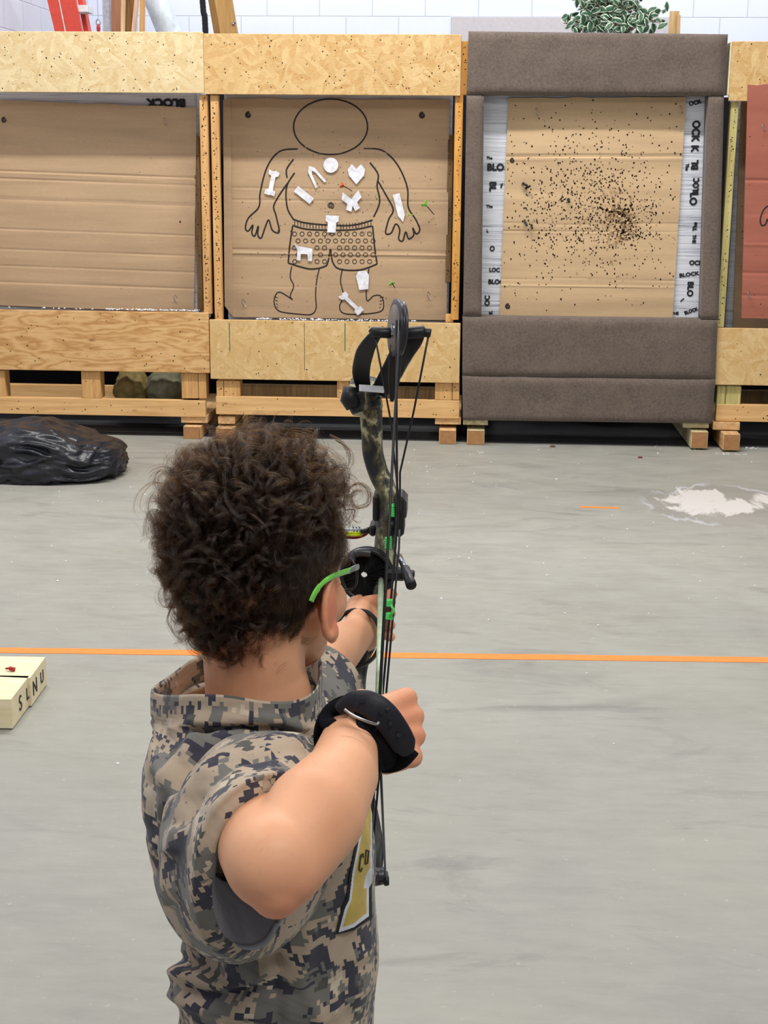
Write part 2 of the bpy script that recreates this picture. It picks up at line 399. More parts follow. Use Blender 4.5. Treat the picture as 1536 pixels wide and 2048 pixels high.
# ------------------------------------------------------------------ target stands
def B(px0, py0, px1, py1, w0, w1, ext=None):
    """box corners in the stand frame whose front (depth w0) covers the pixel rectangle; x read at mid height"""
    u0, _ = uv_at(px0, (py0+py1)/2, w0); u1, _ = uv_at(px1, (py0+py1)/2, w0); um = (px0+px1)/2
    _, v1 = uv_at(um, py0, w0); _, v0 = uv_at(um, py1, w0)
    return [u0, w0, max(v0, 0.0)], [u1, w1, v1]
def F3(a): return F @ Vector(a)
def fbox(mb, a, b, mi=0, bev=.002):
    m2 = MB(); m2.box(a, b, bev=bev); mb.add([F3(v) for v in m2.v], m2.f, mi)
def hole_fan(mb, c3, r, mi, dirw=-1, seg=7, squash=1.0, ang=0):
    vs = [F3((c3[0]+math.cos(2*math.pi*k/seg+ang)*r*random.uniform(.8, 1.15), c3[1], c3[2]+math.sin(2*math.pi*k/seg+ang)*r*squash*random.uniform(.8, 1.15))) for k in range(seg)]
    mb.add(vs, [tuple(range(seg))], mi)
def holes_on(mb, a, b, n, mi=1, r=(.0018, .0038), off=.0006):
    for _ in range(n):
        u = random.uniform(a[0]+.01, b[0]-.01); v = random.uniform(a[2]+.008, b[2]-.008)
        hole_fan(mb, (u, min(a[1], b[1])-off, v), random.uniform(*r), mi, squash=random.uniform(.7, 1.2))
def pocked(name, rect, w0, w1, mat, parent, n=0, label=None):
    mb = MB(); a, b = B(*rect, w0, w1); fbox(mb, a, b)
    if n: holes_on(mb, a, b, n)
    o = mb.build(name, [mat, M['hole']], parent)
    if label: o['label'] = label
    return o
def sheet_surface(rect4, w, creases, amp=.004, seed=0):
    """bilinear sheet through four pixel corners (tl, tr, br, bl); returns f(s,t) -> stand-frame point"""
    c = [uv_at(*q, w) for q in rect4]
    def f(s, t, lift=0.0):
        u = (c[0][0]*(1-s)+c[1][0]*s)*(1-t)+(c[3][0]*(1-s)+c[2][0]*s)*t
        v = (c[0][1]*(1-s)+c[1][1]*s)*(1-t)+(c[3][1]*(1-s)+c[2][1]*s)*t
        z = amp*noise.noise(Vector((u*2+seed, v*3, seed)))+amp*.6*noise.noise(Vector((u*.8, v*11, seed+4)))
        for cv, dep, wd in creases:
            cvv = cv+.004*noise.noise(Vector((u*3, cv*9, 1)))
            z += dep*math.exp(-((t-cvv)/wd)**2)
        return Vector((u, w+z-lift, v))
    return f
def sheet(name, rect4, w, mat, parent, creases=(), amp=.004, seed=0, nx=24, ny=110, thick=.006, extra=None, mats=None):
    f = sheet_surface(rect4, w, creases, amp, seed); mb = MB()
    edge = lambda k, s: .006*noise.noise(Vector((k*7, s*9, seed)))
    fr = [[F3(f(i/nx, j/ny+ (edge(1, i/nx) if j in (0,) else 0))) for i in range(nx+1)] for j in range(ny+1)]
    bk = [[p+EW*thick for p in r] for r in fr]
    W = nx+1; vs = [p for r in fr for p in r]+[p for r in bk for p in r]; o = len(vs)//2; fs = []
    for j in range(ny):
        for i in range(nx):
            a = j*W+i; fs.append((a, a+W, a+W+1, a+1)); fs.append((o+a, o+a+1, o+a+W+1, o+a+W))
    for j in range(ny):
        a = j*W; fs.append((a, o+a, o+a+W, a+W)); a = j*W+nx; fs.append((a, a+W, o+a+W, o+a))
    for i in range(nx):
        fs.append((i, i+1, o+i+1, o+i)); a = ny*W+i; fs.append((a, o+a, o+a+1, a+1))
    mb.add(vs, fs)
    if extra: extra(mb, f)
    ob = mb.build(name, mats or [mat, M['hole'], M['marker']], parent); 
    return ob, f, rect4
def inv_rect(rect4):
    """pixel -> (s,t) in the quad, by a few Newton steps"""
    tl, tr, br, bl = [np.array(q, float) for q in rect4]
    def g(px, py):
        s, t = .5, .5
        for _ in range(12):
            p = (tl*(1-s)+tr*s)*(1-t)+(bl*(1-s)+br*s)*t
            ds = (tr-tl)*(1-t)+(br-bl)*t; dt = (bl-tl)*(1-s)+(br-tr)*s
            d = np.linalg.solve(np.array([ds, dt]).T, np.array([px, py])-p); s += d[0]; t += d[1]
        return s, t
    return g
def ribbon(mb, f, g, pix, wpx, mi=2, per=6, closed=False):
    """a marker stroke through pixel points, drawn on sheet f"""
    pts = catmull([(x, y, 0) for x, y in pix], per, closed)
    q = [f(*g(p.x, p.y), lift=.0016) for p in pts]; n = len(q); hw = wpx*.00255/2; vs = []
    for i in range(n):
        d = (q[(i+1) % n]-q[i-1]) if closed else q[min(i+1, n-1)]-q[max(i-1, 0)]
        d = Vector((d.x, 0, d.z)); d = d.normalized() if d.length else Vector((1, 0, 0)); m = Vector((-d.z, 0, d.x))*hw
        vs += [F3(q[i]-m), F3(q[i]+m)]
    fs = [(2*i, 2*i+1, 2*((i+1) % n)+1, 2*((i+1) % n)) for i in range(n if closed else n-1)]
    mb.add(vs, fs, mi)
def spiral(cx, cy, r, turns=1.8, n=26, a0=0):
    return [(cx+r*(.15+.85*i/n)*math.cos(a0+turns*2*math.pi*i/n), cy+r*(.15+.85*i/n)*math.sin(a0+turns*2*math.pi*i/n)) for i in range(n+1)]
def sheet_holes(mb, f, pts, r=(.002, .0042)):
    for s, t in pts:
        if not (.01 < s < .99 and .01 < t < .99): continue
        c = f(s, t, .0012); hole_fan(mb, (c.x, c.y, c.z), random.uniform(*r), 1, squash=random.uniform(.8, 1.5))
def stand(label, u, group=None):
    return empty('target_stand', F @ Matrix.Translation((u, .2, 0)), label, 'archery target stand')
def text_mesh(txt, size, ext=.001, bold=.0):
    cu = bpy.data.curves.new('t', 'FONT'); cu.body = txt; cu.size = size; cu.extrude = ext; cu.offset = 0; cu.align_x = 'CENTER'; cu.align_y = 'CENTER'
    o = bpy.data.objects.new('t', cu); COL.objects.link(o); me = eval_mesh(o, 't'); bpy.data.curves.remove(cu); return me
def text_on(mb, txt, pxy, size, w, rot=0, bold=.002, mi=0, mirror=False, squash=1.0):
    me = text_mesh(txt, size, .0008, bold); u, v = uv_at(*pxy, w); c, s = math.cos(rot), math.sin(rot); vs = []
    for q in me.vertices:
        x, y = q.co.x*(-1 if mirror else 1)*squash, q.co.y
        x, y = x*c-y*s, x*s+y*c; vs.append((u+x, w-q.co.z, v+y))
    for k, (du, dv) in enumerate(((0, 0), (bold, 0), (-bold, 0), (0, bold), (0, -bold)) if bold else ((0, 0),)):
        mb.add([F3((x+du, y-k*.0001, z+dv)) for x, y, z in vs], [tuple(p.vertices) for p in me.polygons], mi)
    bpy.data.meshes.remove(me)

DK = .55   # depth of a stand
# ---- stand with the bare cardboard, left end of the row
S1 = stand('left end target stand with pale OSB header, plain cardboard face and plywood apron', uv_at(205, 800)[0])
pocked('header_board', (-90, 63, 407, 185), 0, .02, M['osb_pale'], S1, 120, 'pale flaked OSB header board')
pocked('apron_board', (-90, 622, 418, 742), 0, .02, M['ply'], S1, 60, 'wavy grained plywood apron board')
pocked('post', (403, 190, 419, 628), .022, .06, M['pine_z'], S1, 90)
pocked('post', (-90, 185, -76, 622), .022, .06, M['pine_z'], S1, 10)
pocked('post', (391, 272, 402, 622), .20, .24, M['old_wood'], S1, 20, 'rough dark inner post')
for r in ((163, 742, 201, 797), (-40, 742, 10, 797)): pocked('pallet_block', r, .022, .11, M['pine_z'], S1, 3)
mb = MB()
for x0, x1 in ((363, 377), (377, 396), (397, 412)): a, b = B(x0, 742, x1, 797, .022, .11); fbox(mb, a, b)
mb.build('pallet_block', [M['pine_z'], M['hole']], S1)
pocked('bottom_rail', (-90, 797, 411, 830), .02, .058, M['pine_x'], S1, 22)
pocked('rear_rail', (-90, 770, 363, 800), .40, .44, M['pine_x'], S1)
pocked('runner', (362, 831, 415, 846), .03, .75, M['pine_y'], S1)
a, b = B(367, 853, 402, 898, -.01, .75); mb = MB(); fbox(mb, a, b, 0); a2, b2 = list(a), [b[0], a[1]+.001, b[2]]; fbox(mb, (a[0]+.002, a[1]-.001, a[2]+.002), (b[0]-.002, a[1]+.002, b[2]-.002), 1, 0)
mb.build('skid', [M['pine_y'], M['endgrain']], S1)
a, b = B(-72, 180, 398, 645, .225, .52); mb = MB(); fbox(mb, a, b, bev=.01)
pass
def topboard(px0, px1, py, par, vdrop=.012, w1=.52, mat='pine_x'):  # board added over a stand top to block light from above
    u0, v = uv_at(px0, py, .02); u1, _ = uv_at(px1, py, .02); m3 = MB(); fbox(m3, (u0, .021, v-vdrop-.02), (u1, w1, v-vdrop)); m3.build('added_top_board', M[mat], par)
topboard(-90, 405, 63, S1)
fb1 = mb.build('foam_block', [M['wrap']], S1)
mb = MB(); text_on(mb, 'BLOCK', (332, 205), .052, .222, math.pi, .0045, squash=1.2); q = mb.build('lettering', [M['ink']], fb1, world=False); q.data.transform(fb1.parent.matrix_world.inverted()); 
def fixparent(child, par):   # child verts were made in world space and put in the grand-parent's frame
    pass
g1 = [(-72, 198), (393, 215), (388, 625), (-72, 608)]
G1 = inv_rect(g1)
def ex1(mb, f):
    ribbon(mb, f, G1, spiral(9, 239, 5.5), 2.2)
    sheet_holes(mb, f, [G1(361, 440)], (.004, .005)); sheet_holes(mb, f, [(random.random(), random.random()) for _ in range(14)], (.001, .002))
sheet('cardboard_face', g1, .2, M['card'], S1, [(.335, .004, .004), (.35, -.003, .004), (.375, .0035, .004), (.47, .003, .01), (.62, .003, .003), (.72, .0025, .003), (.8, .002, .004), (.88, .003, .006)], .007, 3, extra=ex1)

# ---- stand with the drawn figure
S2 = stand('middle target stand with OSB header and cardboard face bearing a drawn figure', uv_at(670, 800)[0])
pocked('header_board', (407.5, 68, 922, 190), 0, .02, M['osb_gold'], S2, 130, 'golden OSB header board')
pocked('apron_board', (420, 643, 920, 762), 0, .02, M['osb_tan'], S2, 30, 'OSB apron board')
mb = MB()
GM = plain('green_marker', (70, 120, 84), .6)
for x, hw, yb, m_ in ((459, .9, 702, GM), (690, .9, 702, GM), (609, .5, 740, M['old_wood'])):
    mb = MB(); a, b = B(x-hw, 646, x+hw, yb, -.001, .0); fbox(mb, a, b, 0, 0); mb.build('marker_line', m_, S2)
pocked('post', (425, 190, 441, 643), .022, .06, M['pine_z'], S2, 90)
pocked('post', (906, 190, 922, 640), .022, .06, M['pine_orange'], S2, 60, 'orange stained post')
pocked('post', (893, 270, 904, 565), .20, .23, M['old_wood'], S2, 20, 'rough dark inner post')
for r in ((433, 762, 447, 797), (448, 762, 480, 797), (674, 762, 706, 797), (870, 762, 904, 800), (905, 762, 919, 800)): pocked('pallet_block', r, .022, .11, M['pine_z'], S2, 3)
pocked('bottom_rail', (432, 797, 919, 833), .02, .058, M['pine_x'], S2, 26)
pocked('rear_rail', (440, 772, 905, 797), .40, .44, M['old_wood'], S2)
pocked('corner_block', (891, 630, 907, 645), .03, .1, M['pine_z'], S2)
for r in ((436, 833, 470, 848), (870, 834, 922, 849)): pocked('runner', r, .03, .75, M['pine_y'], S2)
def skid(x0, y0, x1, y1, par, mat, w=-.02, endm='endgrain'):
    a, b = B(x0, y0, x1, y1, w, .72); mb = MB(); fbox(mb, a, b, 0, .003)
    fbox(mb, (a[0]+.004, a[1]-.001, a[2]+.004), (b[0]-.004, a[1]+.002, b[2]-.004), 1, 0)
    return mb.build('skid', [mat, M[endm]], par)
skid(878, 860, 912, 890, S2, M['pine_y']); skid(432, 856, 468, 894, S2, M['pine_y'])
a, b = B(452, 184, 900, 650, .225, .52); mb = MB(); fbox(mb, a, b, bev=.01); mb.build('foam_block', [M['wrap']], S2)
g2 = [(461, 197), (899, 200), (893, 640), (466, 634)]
G2 = inv_rect(g2)
def ex2(mb, f):
    K = 3.0
    rb = lambda pix, w=K, closed=False: ribbon(mb, f, G2, pix, w, closed=closed)
    rb(spiral(497, 229, 6)); rb(spiral(845, 230, 6)); rb(spiral(662, 407, 7, 2.2), 1.6)
    # plain human outline: round bare head, body, arms, trunks, legs
    rb([(662+74*math.cos(a*.3142), 252+54*math.sin(a*.3142)) for a in range(20)], K, True)
    rb([(596, 295), (560, 300), (535, 330), (521, 380), (518, 410), (497, 432), (491, 452), (497, 458), (506, 446), (504, 462), (510, 468), (517, 448), (516, 466), (523, 472), (531, 450), (538, 436), (545, 456), (556, 462), (559, 455), (552, 425), (548, 408), (560, 385), (578, 360)])
    rb([(728, 294), (765, 298), (795, 325), (815, 370), (817, 410), (832, 435), (840, 455), (833, 464), (826, 452), (828, 466), (818, 474), (812, 460), (806, 478), (798, 474), (800, 455), (792, 444), (783, 462), (772, 462), (778, 435), (787, 415), (772, 385), (756, 357)])
    rb([(588, 315), (574, 335), (575, 352)]); rb([(741, 322), (757, 345), (755, 368), (760, 400), (748, 430)])
    rb([(590, 342), (574, 370), (575, 410), (587, 434)])
    rb([(586, 434), (620, 443), (700, 447), (746, 436)]); rb([(587, 447), (620, 455), (700, 456), (745, 448)])
    for k in range(26):
        x = 590+k*6.1; yb = 436+8*math.sin((k+.5)/26*math.pi)
        if not 652 < x < 680: rb([(x, yb), (x+.2, yb+5), (x+.3, yb+11)], 1.4)
    rb([(586, 448), (580, 490), (577, 523)]); rb([(577, 523), (620, 535), (650, 530), (657, 520), (662, 495), (666, 520), (680, 535), (720, 537), (755, 525)]); rb([(746, 448), (750, 490), (755, 525)])
    # trunks carry a plain scatter of small rings
    rnd = random.Random(3)
    for j in range(5):
        for i in range(11):
            x = 590+i*15+(j % 2)*7; y = 464+j*14
            if 598 < x < 630 and 480 < y < 524: continue
            if abs(x-662) < 8 and y > 488: continue
            if x < 583+(0) or x > 748: continue
            rr = 4.2; rb([(x+rr*math.cos(a), y+rr*math.sin(a)) for a in (0, 1.05, 2.1, 3.14, 4.19, 5.24)], 1.3, True)
    rb([(584, 530), (581, 552), (588, 570), (581, 590), (586, 598)], 2.2); rb([(640, 532), (634, 560), (632, 590), (633, 615), (624, 628), (600, 628), (560, 622), (549, 606), (552, 588), (562, 583), (586, 598)], 2.2)
    rb([(686, 534), (682, 560), (688, 590), (680, 612), (688, 626), (720, 628), (762, 622), (768, 604), (762, 590), (748, 590), (735, 600), (734, 570), (739, 534)], 2.2)
    for k in range(4): rb([(549+k*2, 592+k*7), (556, 594+k*7)], 1.3); rb([(768-k*2, 592+k*7), (760, 594+k*7)], 1.3)
    sheet_holes(mb, f, [(random.gauss(.5, .2), random.gauss(.48, .17)) for _ in range(210)]+[(random.random(), random.random()) for _ in range(60)], (.0012, .0027))
cb2, f2, _ = sheet('cardboard_face', g2, .2, M['card'], S2, [(.215, .004, .004), (.235, -.003, .004), (.4, .002, .003), (.455, .002, .003), (.685, .004, .004), (.7, -.004, .005), (.715, .003, .003), (.85, .003, .003)], .006, 9, extra=ex2)
g2b = [(446, 200), (461, 197), (466, 634), (449, 612)]
sheet('cardboard_flap', g2b, .195, M['card'], S2, [], .008, 5, nx=4, ny=40)
# foam crumbs gathered on the apron ledges
def crumbs(name, spots, label, mat=None, size=(.002, .006)):
    mb = MB()
    for p, n, sx, sy in spots:
        for _ in range(n):
            q = p + EU*random.uniform(-sx, sx) + EW*random.uniform(-sy, sy); r = random.uniform(*size)
            bm = bmesh.new(); bmesh.ops.create_icosphere(bm, subdivisions=1, radius=1)
            for v in bm.verts: v.co = Vector((v.co.x*r*random.uniform(.6, 1.6), v.co.y*r*random.uniform(.6, 1.6), max(0, v.co.z*r*.7+r*.35)))+q
            mb.bm(bm)
    o = rootmesh(mb, name, mat or M['paper'], label, 'debris', spots[0][0]); o['kind'] = 'stuff'; return o
ua, va = uv_at(255, 622, 0); ub, vb = uv_at(670, 643, 0)
crumbs('foam_crumbs', [(F3((uv_at(300, 622)[0], .06, va)), 120, .25, .03), (F3((uv_at(150, 622)[0], .06, va)), 20, .4, .03), (F3((ub, .06, vb)), 160, .42, .03)], 'white foam crumbs gathered on the plywood and OSB apron ledges')

topboard(409, 920, 69, S2)
# ---- stand covered in carpet
S3 = stand('target stand wrapped in brown carpet with heavily shot cardboard face', uv_at(1180, 800)[0])
def carpet_box(name, rect4, w0, w1, label=None, nx=30, ny=14, amp=.006, seed=0):
    """soft padded board; rect4 pixel corners"""
    c = [uv_at(*q, w0) for q in rect4]; mb = MB(); fr = []
    for j in range(ny+1):
        row = []
        for i in range(nx+1):
            s, t = i/nx, j/ny
            u = (c[0][0]*(1-s)+c[1][0]*s)*(1-t)+(c[3][0]*(1-s)+c[2][0]*s)*t; v = (c[0][1]*(1-s)+c[1][1]*s)*(1-t)+(c[3][1]*(1-s)+c[2][1]*s)*t
            e = min(i, nx-i, 99)/nx*(c[1][0]-c[0][0]); e2 = min(j, ny-j)/ny*(c[0][1]-c[3][1]); ed = min(e, e2)
            z = .014*math.exp(-ed/.008)+amp*noise.noise(Vector((u*5+seed, v*7, seed)))*min(1, ed/.03)
            row.append(F3((u, w0+z, v)))
        fr.append(row)
    W = nx+1; vs = [p for r in fr for p in r]+[p-EW*((p-ORG).dot(EW)-w1) for r in fr for p in r]; o = len(vs)//2; fs = []
    for j in range(ny):
        for i in range(nx):
            a = j*W+i; fs += [(a, a+W, a+W+1, a+1), (o+a, o+a+1, o+a+W+1, o+a+W)]
        a = j*W; fs.append((a, o+a, o+a+W, a+W)); a = j*W+nx; fs.append((a, a+W, o+a+W, o+a))
    for i in range(nx): fs.append((i, i+1, o+i+1, o+i)); a = ny*W+i; fs.append((a, o+a, o+a+1, a+1))
    mb.add(vs, fs); ob = mb.build(name, [M['carpet']], S3, smooth=False); ob.data.shade_smooth()
    if label: ob['label'] = label
    return ob
carpet_box('header', [(937, 62), (1457, 68), (1449, 191), (933, 189)], -.03, .10, seed=1)
carpet_box('side_panel', [(933, 189), (968, 189), (963, 634), (926, 633)], -.025, .10, nx=6, ny=40, seed=2)
carpet_box('side_panel', [(1418, 191), (1449, 191), (1438, 641), (1404, 641)], -.025, .10, nx=6, ny=40, seed=3)
carpet_box('apron', [(925, 634), (1436, 641), (1432, 759), (924.5, 752)], -.03, .10, seed=4)
carpet_box('skirt', [(924.5, 752.5), (1432, 759.5), (1424, 848), (925.5, 841)], -.03, .10, seed=5)
pocked('post', (1457.5, 84, 1461, 190), .0, .09, M['pine_pale'], S3)
pocked('post', (922, 82, 936, 190), .03, .12, M['pine_orange'], S3, 8)
for r in ((926, 838, 976, 850), (1366, 844, 1418, 856)): pocked('runner', r, .0, .75, M['treated_y'], S3)
skid(934, 860, 969, 891, S3, M['treated_y']); skid(1382, 863, 1416, 897, S3, M['treated_y'], -.04)
a, b = B(960, 180, 1425, 645, .10, .5); mb = MB(); fbox(mb, a, b, bev=.004)
fb3 = mb.build('foam_block', [M['wrap']], S3)
mb = MB()
T = lambda txt, p, s, rot=0, bold=.002, mir=False, sq=1.0: text_on(mb, txt, p, s*.92, .098, R(rot), min(bold+.001, s*.05), 0, mir, sq)
T('The', (979, 316), .020); T('BLO', (991, 335), .050, 0, .003, False, 1.0)
T('BL', (985, 373), .050, -90, .003); T('The', (1003, 371), .017, -90)
T('The', (979, 413), .022); T('L', (975, 462), .022); T('O', (985, 497), .036, 90, .003)
T('LOC', (989, 540), .030, 0, .002); T('BLOC', (992, 564), .034, 0, .004); T('OC', (975, 601), .038, 90, .003); T('K', (982, 625), .028, 100)
T('OCK', (1391, 262), .056, -90, .004, False, .9); T('K', (1389, 297), .054, -90, .004); T('BL', (1390, 330), .050, 90, .004); T('The', (1374, 334), .024, -90)
T('BLOC', (1392, 373), .044, 90, .005, False, .8); T('LO', (1386, 398), .052, -90, .004)
T('The', (1390, 453), .030, 90); T('THE', (1388, 478), .026, -90); T('OCK', (1392, 526), .034, 0, .003)
T('BLOCK', (1378, 549), .028, 8, .004, False, 1.2); T('BLO', (1380, 578), .044, -90, .004); T('I', (1364, 600), .034, -45, .004)
T('THE', (1350, 627), .022, 5, .002); T('BLOCK', (1382, 622), .026, 20, .002, False, .9); T('OCK', (1390, 206), .03, 12, .003)
lt = mb.build('lettering', [M['ink']], S3); lt.parent = fb3
g3 = [(1017, 196), (1372, 194), (1345, 638), (999, 633)]
G3 = inv_rect(g3)
def ex3(mb, f):
    ribbon(mb, f, G3, spiral(1025, 318, 5), 1.8); ribbon(mb, f, G3, spiral(1016, 612, 5.5), 2.2)
    pts = []
    for _ in range(1050): pts.append((random.gauss(.5, .24), random.gauss(.47, .155)))
    for _ in range(150): pts.append((random.gauss(.68, .09), random.gauss(.56, .07)))
    for _ in range(160): pts.append((random.random(), random.random()**.8*.95))
    sheet_holes(mb, f, pts, (.0019, .0044))
    for px, py, n, r in ((1240, 420, 26, .009), (1262, 436, 18, .008), (1246, 462, 22, .009), (1278, 472, 8, .01), (1222, 410, 8, .008), (1190, 358, 8, .004)):
        for _ in range(n):
            s, t = G3(px+random.gauss(0, 9), py+random.gauss(0, 6)); c = f(s, t, .0014); hole_fan(mb, (c.x, c.y, c.z), random.uniform(.3, 1)*r, 1, squash=random.uniform(.4, 1))
    # torn, curled paper flakes round the worn centre
    for _ in range(260):
        px, py = (random.gauss(1243, 26), random.gauss(432, 22)) if random.random() < .5 else (random.gauss(1190, 70), random.gauss(420, 60))
        s, t = G3(px, py)
        if not (.02 < s < .98 and .02 < t < .98): continue
        c = f(s, t, .001); sz = random.uniform(.004, .014)*(1 if abs(px-1243) < 30 else .45); a = random.uniform(0, 6.28)
        d = Vector((math.cos(a), 0, math.sin(a)))*sz; e = Vector((-math.sin(a), 0, math.cos(a)))*sz*random.uniform(.3, .7)
        q = [c, c+d, c+d+e+Vector((0, -sz*.8, 0)), c+e+Vector((0, -sz*.9, 0))]
        q2 = [p+Vector((0, -.0012, 0)) for p in q]
        mb.add([F3(p) for p in q+q2], [(0, 1, 2, 3), (7, 6, 5, 4), (0, 4, 5, 1), (1, 5, 6, 2), (2, 6, 7, 3), (3, 7, 4, 0)], 3)
cb3, f3, _ = sheet('cardboard_face', g3, .085, M['card_light'], S3, [(.26, .005, .006), (.275, -.003, .004), (.42, .002, .03), (.565, .003, .004), (.6, .003, .003), (.82, .003, .003), (.855, -.003, .004), (.47, -.003, .1)], .007, 21, nx=30, ny=130, extra=ex3, mats=[M['card_light'], M['hole'], M['marker'], M['card_light']])
sheet('cardboard_edge', [(1352, 240), (1369, 240), (1352, 522), (1346, 520)], .092, M['card_light'], S3, [], .003, 2, nx=3, ny=30)

# ---- right end stand
S4 = stand('right end target stand with OSB header and red cardboard face', uv_at(1560, 800)[0])
pocked('header_board', (1461, 83, 1750, 203), 0, .02, M['osb_gold'], S4, 40)
pocked('apron_board', (1431, 658, 1720, 772), 0, .02, M['osb_tan'], S4, 14, 'OSB apron board')
pocked('post', (1448, 203, 1463, 655), .022, .07, M['treated_z'], S4, 50, 'yellow treated post')
mb = MB(); 
for r in ((1434, 772, 1451, 811), (1452, 772, 1482, 811)): a, b = B(*r, .022, .11); fbox(mb, a, b, 0, .004)
mb.build('pallet_block', [M['treated_z'], M['hole']], S4)
pocked('bottom_rail', (1432, 811, 1720, 845), .02, .058, M['pine_x'], S4, 16)
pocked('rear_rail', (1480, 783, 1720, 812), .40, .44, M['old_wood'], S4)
pocked('runner', (1426, 845, 1480, 860), .0, .75, M['pine_y'], S4)
skid(1446, 868, 1480, 901, S4, M['pine_y'], -.08)
a, b = B(1466, 190, 1740, 660, .225, .52); mb = MB(); fbox(mb, a, b, bev=.01); mb.build('foam_block', [M['wrap']], S4)
sheet('cardboard_face', [(1482, 203), (1745, 205), (1745, 662), (1466, 656)], .2, M['card'], S4, [(.3, .002, .01)], .006, 31, nx=10, ny=50,
      extra=lambda mb, f: sheet_holes(mb, f, [(random.uniform(.02, .1), random.uniform(.1, .9)) for _ in range(14)], (.002, .003)))
g4 = [(1496, 169), (1750, 172), (1745, 642), (1483, 636)]; G4 = inv_rect(g4)
def ex4(mb, f):
    ribbon(mb, f, G4, [(1545, 404), (1530, 412), (1521, 432), (1523, 446), (1531, 444), (1535, 434), (1540, 446), (1550, 452)], 2.4)
    sheet_holes(mb, f, [(random.random(), random.random()) for _ in range(40)], (.0015, .003))
sheet('red_cardboard', g4, -.012, M['card_red'], S4, [(.4, .004, .004), (.54, .002, .003), (.68, -.004, .004), (.8, .003, .005), (.9, .003, .004)], .006, 41, nx=14, ny=90, thick=.012, extra=ex4, mats=[M['card_red'], M['hole'], M['marker']])

topboard(1463, 1740, 84, S4)
# ---- paper cut-outs stuck on the drawn figure (plain geometric shapes)
def cut(kind, cx, cy, ax, sx, sy, label):
    """kind: outline in unit box; ax rotation deg (pixel frame)"""
    pts = {'disc': [(math.cos(a*.349), math.sin(a*.349)) for a in range(18)],
           'heart': [(0, 1), (-.9, .1), (-1, -.5), (-.55, -1), (0, -.55), (.55, -1), (1, -.5), (.9, .1)],
           'bar': [(-1, -1), (1, -1), (1, 1), (-1, 1)],
           'dumbbell': [(-1, -1), (-.1, -.9), (.1, -1), (1, -.9), (.9, -.6), (.42, -.5), (.42, .55), (.95, .62), (.9, 1), (.1, .95), (-.1, 1), (-1, .95), (-.95, .6), (-.42, .5), (-.42, -.55), (-.95, -.65)],
           'arch': [(-1, 1), (-.6, -.6), (0, -1), (.6, -.6), (1, 1), (.62, 1), (.3, -.2), (0, -.5), (-.3, -.2), (-.62, 1)],
           'point': [(-1, -1), (1, -1), (1, .5), (0, 1), (-1, .5)],
           'tee': [(-1, -1), (1, -1), (1, -.35), (.65, -.2), (.65, 1), (-.65, 1), (-.65, -.2), (-1, -.35)],
           'lobes': [(0, -.25), (.8, -1), (1, -.3), (.5, .15), (.7, .7), (.2, .95), (0, .4), (-.2, .95), (-.7, .7), (-.5, .15), (-1, -.3), (-.8, -1)],
           'taper': [(-1, -.5), (-.6, -1), (.6, -1), (1, -.5), (.7, 1), (-.7, 1)],
           'table': [(-1, -1), (-.5, -.7), (1, -.5), (1, 1), (.6, 1), (.5, .2), (-.2, .2), (-.2, 1), (-.6, 1), (-.6, -.2)]}[kind]
    c, s = math.cos(R(ax)), math.sin(R(ax)); q = []
    for x, y in pts:
        x, y = x*sx, y*sy; s_, t_ = G2(cx+x*c-y*s, cy+x*s+y*c); q.append(F3(f2(s_, t_, .009)))
    mb = MB(); mb.prism(q, EW*.0012); u, v = uv_at(cx, cy, .19)
    rootmesh(mb, 'paper_cutout', [M['paper']], label, 'paper cutout', F3((u, .19, v)))
cut('disc', 663, 327, 0, 15, 15, 'round white paper cutout just under the drawn head')
cut('heart', 714, 345, 0, 17, 20, 'white heart-shaped paper cutout on the drawn chest')
cut('dumbbell', 545, 362, 12, 11, 25, 'white knobbed paper strip on the drawn upper arm at left')
cut('arch', 631, 347, -33, 13, 22, 'white arch-shaped paper cutout on the drawn chest')
cut('bar', 609, 386, 38, 20, 7, 'slanting white paper strip on the drawn belly')
cut('lobes', 705, 399, -8, 20, 21, 'white four-lobed paper cutout on the drawn belly')
cut('point', 800, 412, -14, 7, 29, 'pointed white paper strip on the drawn forearm at right')
cut('tee', 665, 444, 3, 13, 17, 'white T-shaped paper cutout over the drawn waistband')
cut('table', 607, 501, 4, 19, 17, 'white legged paper cutout on the drawn trunks')
cut('taper', 727, 558, -5, 13, 19, 'white bucket-shaped paper cutout on the drawn knee')
cut('dumbbell', 704, 605, -45, 9, 28, 'white knobbed paper strip on the drawn ankle')
# darts left in the card
def dart(p0, p1, colr, label):
    u, v = uv_at(*p0, .19); u1, v1 = uv_at(*p1, .19)
    b = F3((u, .19, v)); d = Vector((u1-u, 0, v1-v)); e = b + F.to_3x3() @ (d*1.0) - EW*.05
    mw = Matrix.Translation(b); t_ = empty('small_dart', mw, label, 'dart')
    mb = MB(); mb.tube([b, e], [.0022, .0028], 8); mb.build('shaft', [M['ink']], t_)
    mb = MB(); ax = (e-b).normalized(); o1 = ax.orthogonal()
    for k in range(3):
        n = Matrix.Rotation(k*2.094, 3, ax) @ o1; q = [e-ax*.012, e+ax*.012, e+ax*.018+n*.014, e+n*.016]
        mb.prism(q, ax.cross(n)*.0012)
    mb.build('fletching', [plain('fletching_'+str(colr[0]), colr, .5)], t_)
dart((868, 429), (852, 409), (150, 220, 110), 'black dart with green vanes beside the drawn hand at right')
dart((790, 576), (785, 565), (150, 220, 110), 'dart with green vanes beside the drawn knee')
dart((704, 382), (688, 371), (224, 96, 70), 'dart with red vanes in the four-lobed paper cutout')
dart((816, 432), (818, 428), (190, 220, 90), 'dart with yellow-green vanes at the point of the pointed paper strip')
